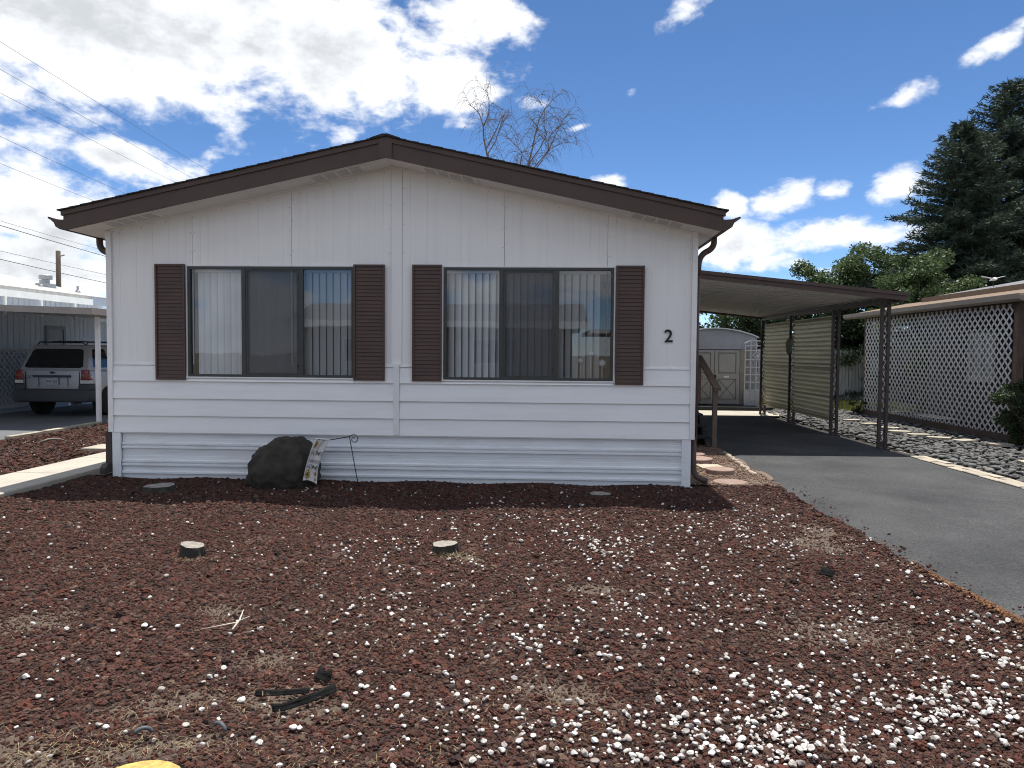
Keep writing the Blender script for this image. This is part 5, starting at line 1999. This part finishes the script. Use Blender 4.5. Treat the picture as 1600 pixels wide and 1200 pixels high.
for vx, vy in ((-12.05, 10.95), (-11.75, 12.1)):
    b = MB().lathe([(.09, NZ(vx) - .02), (.05, NZ(vx) + .08), (.035, NZ(vx) + .09)], (vx, vy, 0), 14)
    b.lathe([(.032, NZ(vx) + .05), (.032, NZ(vx) + .20)], (vx, vy, 0), 12)
    b.build('vent_pipe', galv, nh)

nc = thing('side_carport', 'tan edged metal awning on white post beside the neighbouring home', 'carport', (-9.3, 9, 0))
NA = lambda x: 2.345 - .03 * (x + 7.25)
aw = mat('awning_pan', (.66, .65, .62), (.58, .57, .54), 3, .5)
MB().prism([(-11.395, NA(-11.395) - .02), (-7.25, NA(-7.25) - .02), (-7.25, NA(-7.25)), (-11.395, NA(-11.395))], 'y', 5.535, 13.5).build('roof_sheet', aw, nc)
tan_e = mat('tan_edge', (.36, .31, .27), (.30, .26, .23), 4, .5)
MB().prism([(-11.395, NA(-11.395) - .10), (-7.25, NA(-7.25) - .10), (-7.25, NA(-7.25) + .03), (-11.395, NA(-11.395) + .03)], 'y', 5.49, 5.5345).build('front_edge', tan_e, nc)
MB().box(-7.249, -7.20, 5.49, 13.5, NA(-7.25) - .10, NA(-7.25) + .03).build('side_gutter', tan_e, nc)
MB().box(-7.58, -7.50, 6.1, 13.4, NA(-7.5) - .12, NA(-7.5) - .021).build('beam', tan_e, nc)
for x, y, m_ in ((-7.54, 6.22, white_trim), (-7.54, 9.6, white_trim), (-7.54, 13.0, white_trim), (-10.62, 12.4, tan_e)):
    MB().box(x - .038, x + .038, y - .038, y + .038, -.02, NA(x) - (.121 if x > -8 else .021)).build('post', m_, nc)
ln = thing('lattice_skirt', 'white lattice screen low on the neighbouring wall behind the vehicle', 'lattice', (-11.3, 7.9, 0))
lattice(ln, -11.31, 6.3, 9.5, .18, 1.50, .115, .04, mat('lattice_grey', (.55, .57, .60), rough=.6, rnd=.05))
b = MB()
b.box(-11.33, -11.29, 6.24, 9.56, 1.501, 1.55)
b.box(-11.33, -11.29, 6.24, 9.56, .10, .179)
b.build('lattice_frame', mat('lattice_rail', (.50, .52, .55), rough=.6), ln)

# pale edging along the neighbour's drive
for k, (x0, y0, x1, y1) in enumerate(((-7.45, 2.2, -7.33, 3.1), (-7.50, 3.45, -7.36, 4.25), (-7.52, 4.4, -7.38, 5.15), (-7.56, 5.3, -7.42, 6.15), (-7.60, 6.6, -7.46, 7.6))):
    MB().box(x0, x1, y0, y1, -.03, .05).build('edging_block', concrete_pale, None, label='pale concrete edging block by the neighbouring drive, %s from the camera' % ords[k], cat='edging block', group='edging blocks along the neighbouring drive')
MB().box(-5.35, -4.95, 2.2, 2.75, -.02, .035).build('paving_slab', concrete_pale, None, label='flat concrete slab lying in the lava bed beside the sidewalk', cat='slab')
MB().tube([(-6.45, 2.85, .03), (-6.38, 2.95, .07), (-6.25, 3.02, .075), (-6.12, 3.05, .03)], [.02, .018, .014, .006], 7).build('driftwood', mat('driftwood', (.30, .26, .22), (.2, .17, .15), 9, .9), None, True, label='grey piece of driftwood in the bed beyond the sidewalk', cat='driftwood')

# ------------------------------------------------------------------ parked vehicle
def rounded(vs, fs, name, material, parent, w=.05, seg=3):
    me = bpy.data.meshes.new(name)
    bm = bmesh.new()
    bv = [bm.verts.new(v) for v in vs]
    for f in fs:
        bm.faces.new([bv[i] for i in f])
    bmesh.ops.recalc_face_normals(bm, faces=bm.faces)
    bmesh.ops.bevel(bm, geom=list(bm.edges), offset=w, segments=seg, profile=.5, affect='EDGES')
    org = Vector(ORG[parent.name])
    for v in bm.verts:
        v.co -= org
    bm.to_mesh(me)
    bm.free()
    me.polygons.foreach_set('use_smooth', [True] * len(me.polygons))
    me.materials.append(material)
    o = bpy.data.objects.new(name, me)
    COL.objects.link(o)
    o.parent = parent
    ORG[o.name] = tuple(org)
    return o


BF = [(0, 3, 2, 1), (4, 5, 6, 7), (0, 1, 5, 4), (1, 2, 6, 5), (2, 3, 7, 6), (3, 0, 4, 7)]


def make_suv(X, Y):
    su = thing('parked_suv', 'silver SUV seen from behind under the neighbouring awning', 'suv', (X, Y + 2.2, 0))
    paint = mat('silver_paint', (.42, .43, .45), (.38, .39, .41), 3, .32, metal=.35, coat=.5)
    plast = mat('grey_plastic', (.050, .053, .060), rough=.6)
    dglass = mat('tinted_glass', (.010, .013, .015), rough=.06, spec=.6)
    rub = mat('tyre_rubber', (.016, .016, .017), rough=.85)
    alloy = mat('alloy', (.5, .5, .5), rough=.35, metal=.7)

    def P(x, y, z):
        return (X + x, Y + y, z)
    # lower body, bonnet, cabin
    rounded([P(-.86, .10, .42), P(.86, .10, .42), P(.86, 4.36, .42), P(-.86, 4.36, .42), P(-.85, .06, 1.10), P(.85, .06, 1.10), P(.82, 4.28, .98), P(-.82, 4.28, .98)], BF, 'body', paint, su, .07)
    rounded([P(-.835, .07, 1.04), P(.835, .07, 1.04), P(.80, 3.12, 1.02), P(-.80, 3.12, 1.02), P(-.655, .36, 1.655), P(.655, .36, 1.655), P(.63, 2.35, 1.655), P(-.63, 2.35, 1.655)], BF, 'cabin', paint, su, .06)

    def face(a, b, c, d, u, v):
        p = a.lerp(b, u)
        q = d.lerp(c, u)
        return p.lerp(q, v)

    def glaze(corners, u0, u1, v0, v1, off, name, r=.10):
        a, b, c, d = [Vector(P(*k)) for k in corners]
        nrm = (b - a).cross(d - a).normalized()
        ring = []
        for cu_, cv_, a0 in ((u1 - r, v0 + r, -90), (u1 - r, v1 - r, 0), (u0 + r, v1 - r, 90), (u0 + r, v0 + r, 180)):
            for k in range(5):
                t = R(a0 + k * 22.5)
                ring.append(face(a, b, c, d, cu_ + r * math.cos(t), cv_ + r * math.sin(t)) + nrm * off)
        back = [p - nrm * (off + .02) for p in ring]
        n_ = len(ring)
        return mesh_obj(name, ring + back, [tuple(range(n_))] + [(i, (i + 1) % n_, (i + 1) % n_ + n_, i + n_) for i in range(n_)], dglass, su)
    rear = ((-.835, .07, 1.04), (.835, .07, 1.04), (.655, .36, 1.655), (-.655, .36, 1.655))
    glaze(rear, .07, .93, .13, .84, .006, 'rear_window', .08)
    side = ((.835, .07, 1.04), (.80, 3.12, 1.02), (.63, 2.35, 1.655), (.655, .36, 1.655))
    for u0, u1 in ((.07, .30), (.35, .60), (.63, .93)):
        glaze(side, u0, u1, .14, .84, .006, 'side_window', .05)
    lside = ((-.80, 3.12, 1.02), (-.835, .07, 1.04), (-.655, .36, 1.655), (-.63, 2.35, 1.655))
    for u0, u1 in ((.07, .37), (.40, .65), (.70, .93)):
        glaze(lside, u0, u1, .14, .84, .006, 'side_window', .05)
    glaze(((.80, 3.12, 1.02), (-.80, 3.12, 1.02), (-.63, 2.35, 1.655), (.63, 2.35, 1.655)), .05, .95, .1, .92, .006, 'windscreen', .05)
    # bumper and cladding
    rounded([P(-.87, -.06, .34), P(.87, -.06, .34), P(.87, .5, .34), P(-.87, .5, .34), P(-.875, -.03, .64), P(.875, -.03, .64), P(.875, .5, .64), P(-.875, .5, .64)], BF, 'rear_bumper', plast, su, .05)
    for s in (-1, 1):
        xs = sorted((s * .63, s * .882))
        rounded([P(xs[0], -.02, .60), P(xs[1], .0, .60), P(xs[1], .5, .60), P(xs[0], .5, .60), P(xs[0], .02, .76), P(xs[1], .03, .76), P(xs[1], .5, .76), P(xs[0], .5, .76)], BF, 'bumper_corner', plast, su, .03)
        xs = sorted((s * .82, s * .885))
        rounded([P(xs[0], .9, .36), P(xs[1], .9, .36), P(xs[1], 3.3, .36), P(xs[0], 3.3, .36), P(xs[0], .9, .54), P(xs[1], .9, .54), P(xs[1], 3.3, .54), P(xs[0], 3.3, .54)], BF, 'sill_cladding', plast, su, .015)
    rounded([P(-.86, 4.2, .34), P(.86, 4.2, .34), P(.78, 4.46, .34), P(-.78, 4.46, .34), P(-.86, 4.2, .66), P(.86, 4.2, .66), P(.78, 4.46, .66), P(-.78, 4.46, .66)], BF, 'front_bumper', plast, su, .05)
    red = mat('lamp_red', (.20, .012, .009), rough=.15, coat=.6)
    amb = mat('lamp_amber', (.26, .07, .015), rough=.2, coat=.6)
    clr = mat('lamp_clear', (.62, .62, .60), rough=.2)
    for s in (-1, 1):
        xs = sorted((s * .665, s * .868))
        tl = rounded([P(xs[0], .035, .845), P(xs[1], .045, .845), P(xs[1], .22, .845), P(xs[0], .22, .845), P(xs[0] + (.02 if s > 0 else .03), .035, 1.075), P(xs[1] - (.03 if s > 0 else .02), .06, 1.075), P(xs[1] - (.03 if s > 0 else .02), .22, 1.075), P(xs[0] + (.02 if s > 0 else .03), .22, 1.075)], BF, 'tail_lamp', red, su, .025)
        MB().box(X + xs[0] + .03, X + xs[1] - .03, Y + .026, Y + .05, .93, .985).build('indicator', amb, tl)
        MB().box(X + xs[0] + .005, X + xs[1] - .005, Y + .028, Y + .2, .775, .842).build('reversing_lamp', clr, tl)
    MB().box(X - .43, X + .43, Y + .018, Y + .08, .905, .955).build('tailgate_handle', plast, su)
    b = MB()
    b.box(X - .36, X - .33, Y + .040, Y + .062, .70, .90)
    b.box(X + .33, X + .36, Y + .040, Y + .062, .70, .90)
    b.build('plate_recess', paint, su)
    pl = MB().box(X - .152, X + .152, Y + .036, Y + .055, .735, .890).build('licence_plate', mat('plate', (.42, .45, .47), (.36, .39, .42), 20, .5), su)
    v, f = text_mesh('044 EJZ', .085)
    mesh_obj('plate_lettering', [(X + p[0], Y + .0345, .812 + p[1]) for p in v], f, mat('plate_ink', (.04, .05, .09), rough=.6), pl)
    b = MB()
    b.lathe([(.062, .0), (.062, .012), (.05, .016)], (0, 0, 0), 20, 'y')
    b.v = [(X + p[0], Y + .058 - p[1], 1.015 + p[2] * .42) for p in b.v]
    b.build('oval_badge', mat('badge', (.03, .04, .07), rough=.3), su)
    MB().box(X - .13, X + .13, Y + .375, Y + .41, 1.60, 1.635).build('brake_light', red, su)
    for xs_ in (-.64, .632):
        MB().box(X + xs_, X + xs_ + .008, Y + .05, Y + .09, .66, 1.04).build('tailgate_seam', black_m, su)
    MB().tube([P(.05, .085, 1.13), P(-.2, .125, 1.19), P(-.42, .15, 1.23)], .009, 6).build('rear_wiper', black_m, su, True)
    for zz, l_ in ((.93, .14), (.885, .07)):
        MB().box(X - .60, X - .60 + l_, Y + .042, Y + .06, zz, zz + .016).build('name_badge', mat('chrome_badge', (.25, .26, .27), rough=.3, metal=.6), su)
    for s in (-1, 1):
        MB().tube([P(s * .58, .42, 1.655), P(s * .58, .50, 1.715), P(s * .58, 2.1, 1.715), P(s * .58, 2.25, 1.655)], .016, 8).build('roof_rail', plast, su, True)
    for y in (.75, 1.65):
        MB().tube([P(-.58, y, 1.713), P(-.3, y, 1.735), P(.3, y, 1.735), P(.58, y, 1.713)], .014, 8).build('cross_rail', plast, su, True)
    for s in (-1, 1):
        for y in (.82, 3.42):
            wh = bpy.data.objects.new('wheel', None)
            COL.objects.link(wh)
            wh.parent = su
            ORG[wh.name] = ORG[su.name]
            cx = X + s * .765
            MB().lathe([(.22, -.11), (.33, -.11), (.352, -.08), (.352, .08), (.33, .11), (.22, .11)], (cx, Y + y, .345), 28, 'x').build('tyre', rub, wh, True)
            rm = MB()
            rm.lathe([(.225, -.09), (.225, .085), (.20, .085), (.19, .02), (.05, .03), (.05, .09), (.01, .09)], (cx, Y + y, .345), 28, 'x') if s > 0 else rm.lathe([(.225, .09), (.225, -.085), (.20, -.085), (.19, -.02), (.05, -.03), (.05, -.09), (.01, -.09)], (cx, Y + y, .345), 28, 'x')
            rm.build('hub', mat('dark_hub', (.03, .03, .03), rough=.6), wh)
            sk_ = MB()
            for k in range(5):
                a = 6.283 * k / 5
                sk_.bar((cx + s * .085, Y + y, .345), (cx + s * .080, Y + y + .215 * math.cos(a), .345 + .215 * math.sin(a)), .06, .03, (1, 0, 0))
            sk_.build('spokes', alloy, wh)
    MB().tube([P(.45, -.02, .30), P(.45, .4, .30)], .03, 10).build('exhaust_pipe', alloy, su)
    return su


make_suv(-9.48, 7.55)

# ------------------------------------------------------------------ utility pole and wires
pm = mat('pole_wood', (.085, .062, .048), (.055, .042, .034), 4, .9, .4, 20, stretch=(1, 1, .2))
pl = thing('utility_pole', 'brown wooden utility pole beyond the pale roof', 'utility pole', (-31.7, 40.9, 0))
MB().tube([(-31.7, 40.9, -.2), (-31.7, 40.9, 8.25)], [.19, .15], 10).build('pole', pm, pl, True)
MB().tube([(-31.55, 40.9, 7.9), (-31.2, 40.8, 7.95)], .05, 6).build('bracket', galv, pl)
wire_m = mat('wire', (.09, .095, .105), rough=.6)
WIRES = [((-11.53, 8.92, 9.0), (-12.35, 22.1, 9.0), .009, 'topmost'), ((-12.84, 10.64, 9.0), (-13.61, 23.0, 9.0), .009, 'second highest'), ((-13.33, 11.28, 8.6), (-13.88, 21.84, 8.6), .009, 'third highest'), ((-14.87, 13.29, 8.0), (-15.67, 21.13, 8.0), .010, 'fourth highest'),
         ((-14.32, 12.53, 7.0), (-14.86, 17.87, 7.0), .009, 'fifth highest'), ((-17.29, 16.42, 6.0), (-18.19, 24.12, 6.0), .010, 'sixth highest'), ((-17.99, 17.34, 6.0), (-19.42, 26.42, 6.0), .022, 'thickest low'), ((-23.19, 24.2, 6.0), (-24.58, 34.97, 6.0), .016, 'second lowest'), ((-25.53, 27.29, 6.0), (-27.94, 40.53, 6.0), .028, 'lowest')]
for a, c, r_, nm in WIRES:
    a, c = Vector(a), Vector(c)
    pts_ = []
    for k in range(25):
        t = -1.6 + 5.2 * k / 24
        p = a.lerp(c, t)
        p.z += .05 * (t - .5) ** 2 - .0125
        pts_.append(p)
    MB().tube(pts_, r_ * .62, 5).build('power_line', wire_m, None, True, label='%s of the overhead power lines crossing the sky' % nm, cat='power line', group='overhead power lines')

# ------------------------------------------------------------------ across the street, mirrored in the windows
ah = thing('street_house', 'cream house with white eaves across the street, mirrored in the windows', 'house', (-2, -27, 0))
cream = mat('cream_siding', (.60, .56, .46), (.52, .48, .40), 2, .7, stretch=(2, 2, .2))
MB().box(-9.5, 3.0, -33, -25.2, -.1, 2.75).build('wall', cream, ah)
MB().prism([(-34.0, 2.72), (-29.0, 3.75), (-24.4, 2.72), (-24.4, 2.95), (-29.0, 4.0), (-34.0, 2.95)], 'x', -10.2, 3.7).build('roof', grey_roof, ah)
MB().box(-10.2, 3.7, -24.399, -24.34, 2.66, 2.96).build('eave', white_trim, ah)
for x0, x1 in ((-7.6, -5.6), (-1.6, .6)):
    fr = MB().box(x0, x1, -25.199, -25.12, 1.0, 2.2).build('window_frame', white_trim, ah)
    MB().box(x0 + .08, x1 - .08, -25.119, -25.10, 1.08, 2.12).build('pane', mat('dark_pane', (.03, .035, .04), rough=.1), fr)
ca = thing('street_carport', 'white awning on posts across the street, mirrored in the windows', 'carport', (6.2, -27, 0))
MB().box(3.71, 8.6, -31, -23.6, 2.45, 2.62).build('roof', white_trim, ca)
for x, y in ((8.45, -23.8), (8.45, -30.8), (5.0, -23.8)):
    MB().box(x - .05, x + .05, y - .05, y + .05, -.1, 2.45).build('post', white_trim, ca)
sc = bpy.data.objects.new('spruce_tree', None)
COL.objects.link(sc)
sc.location = (11.5, -27.5, 0)
ORG[sc.name] = (11.5, -27.5, 0)
tag(sc, 'tall dark spruce across the street, mirrored in the second window', 'tree', 'spruce trees across the street')
for ch in spA.children:
    c2 = ch.copy()
    COL.objects.link(c2)
    c2.parent = sc
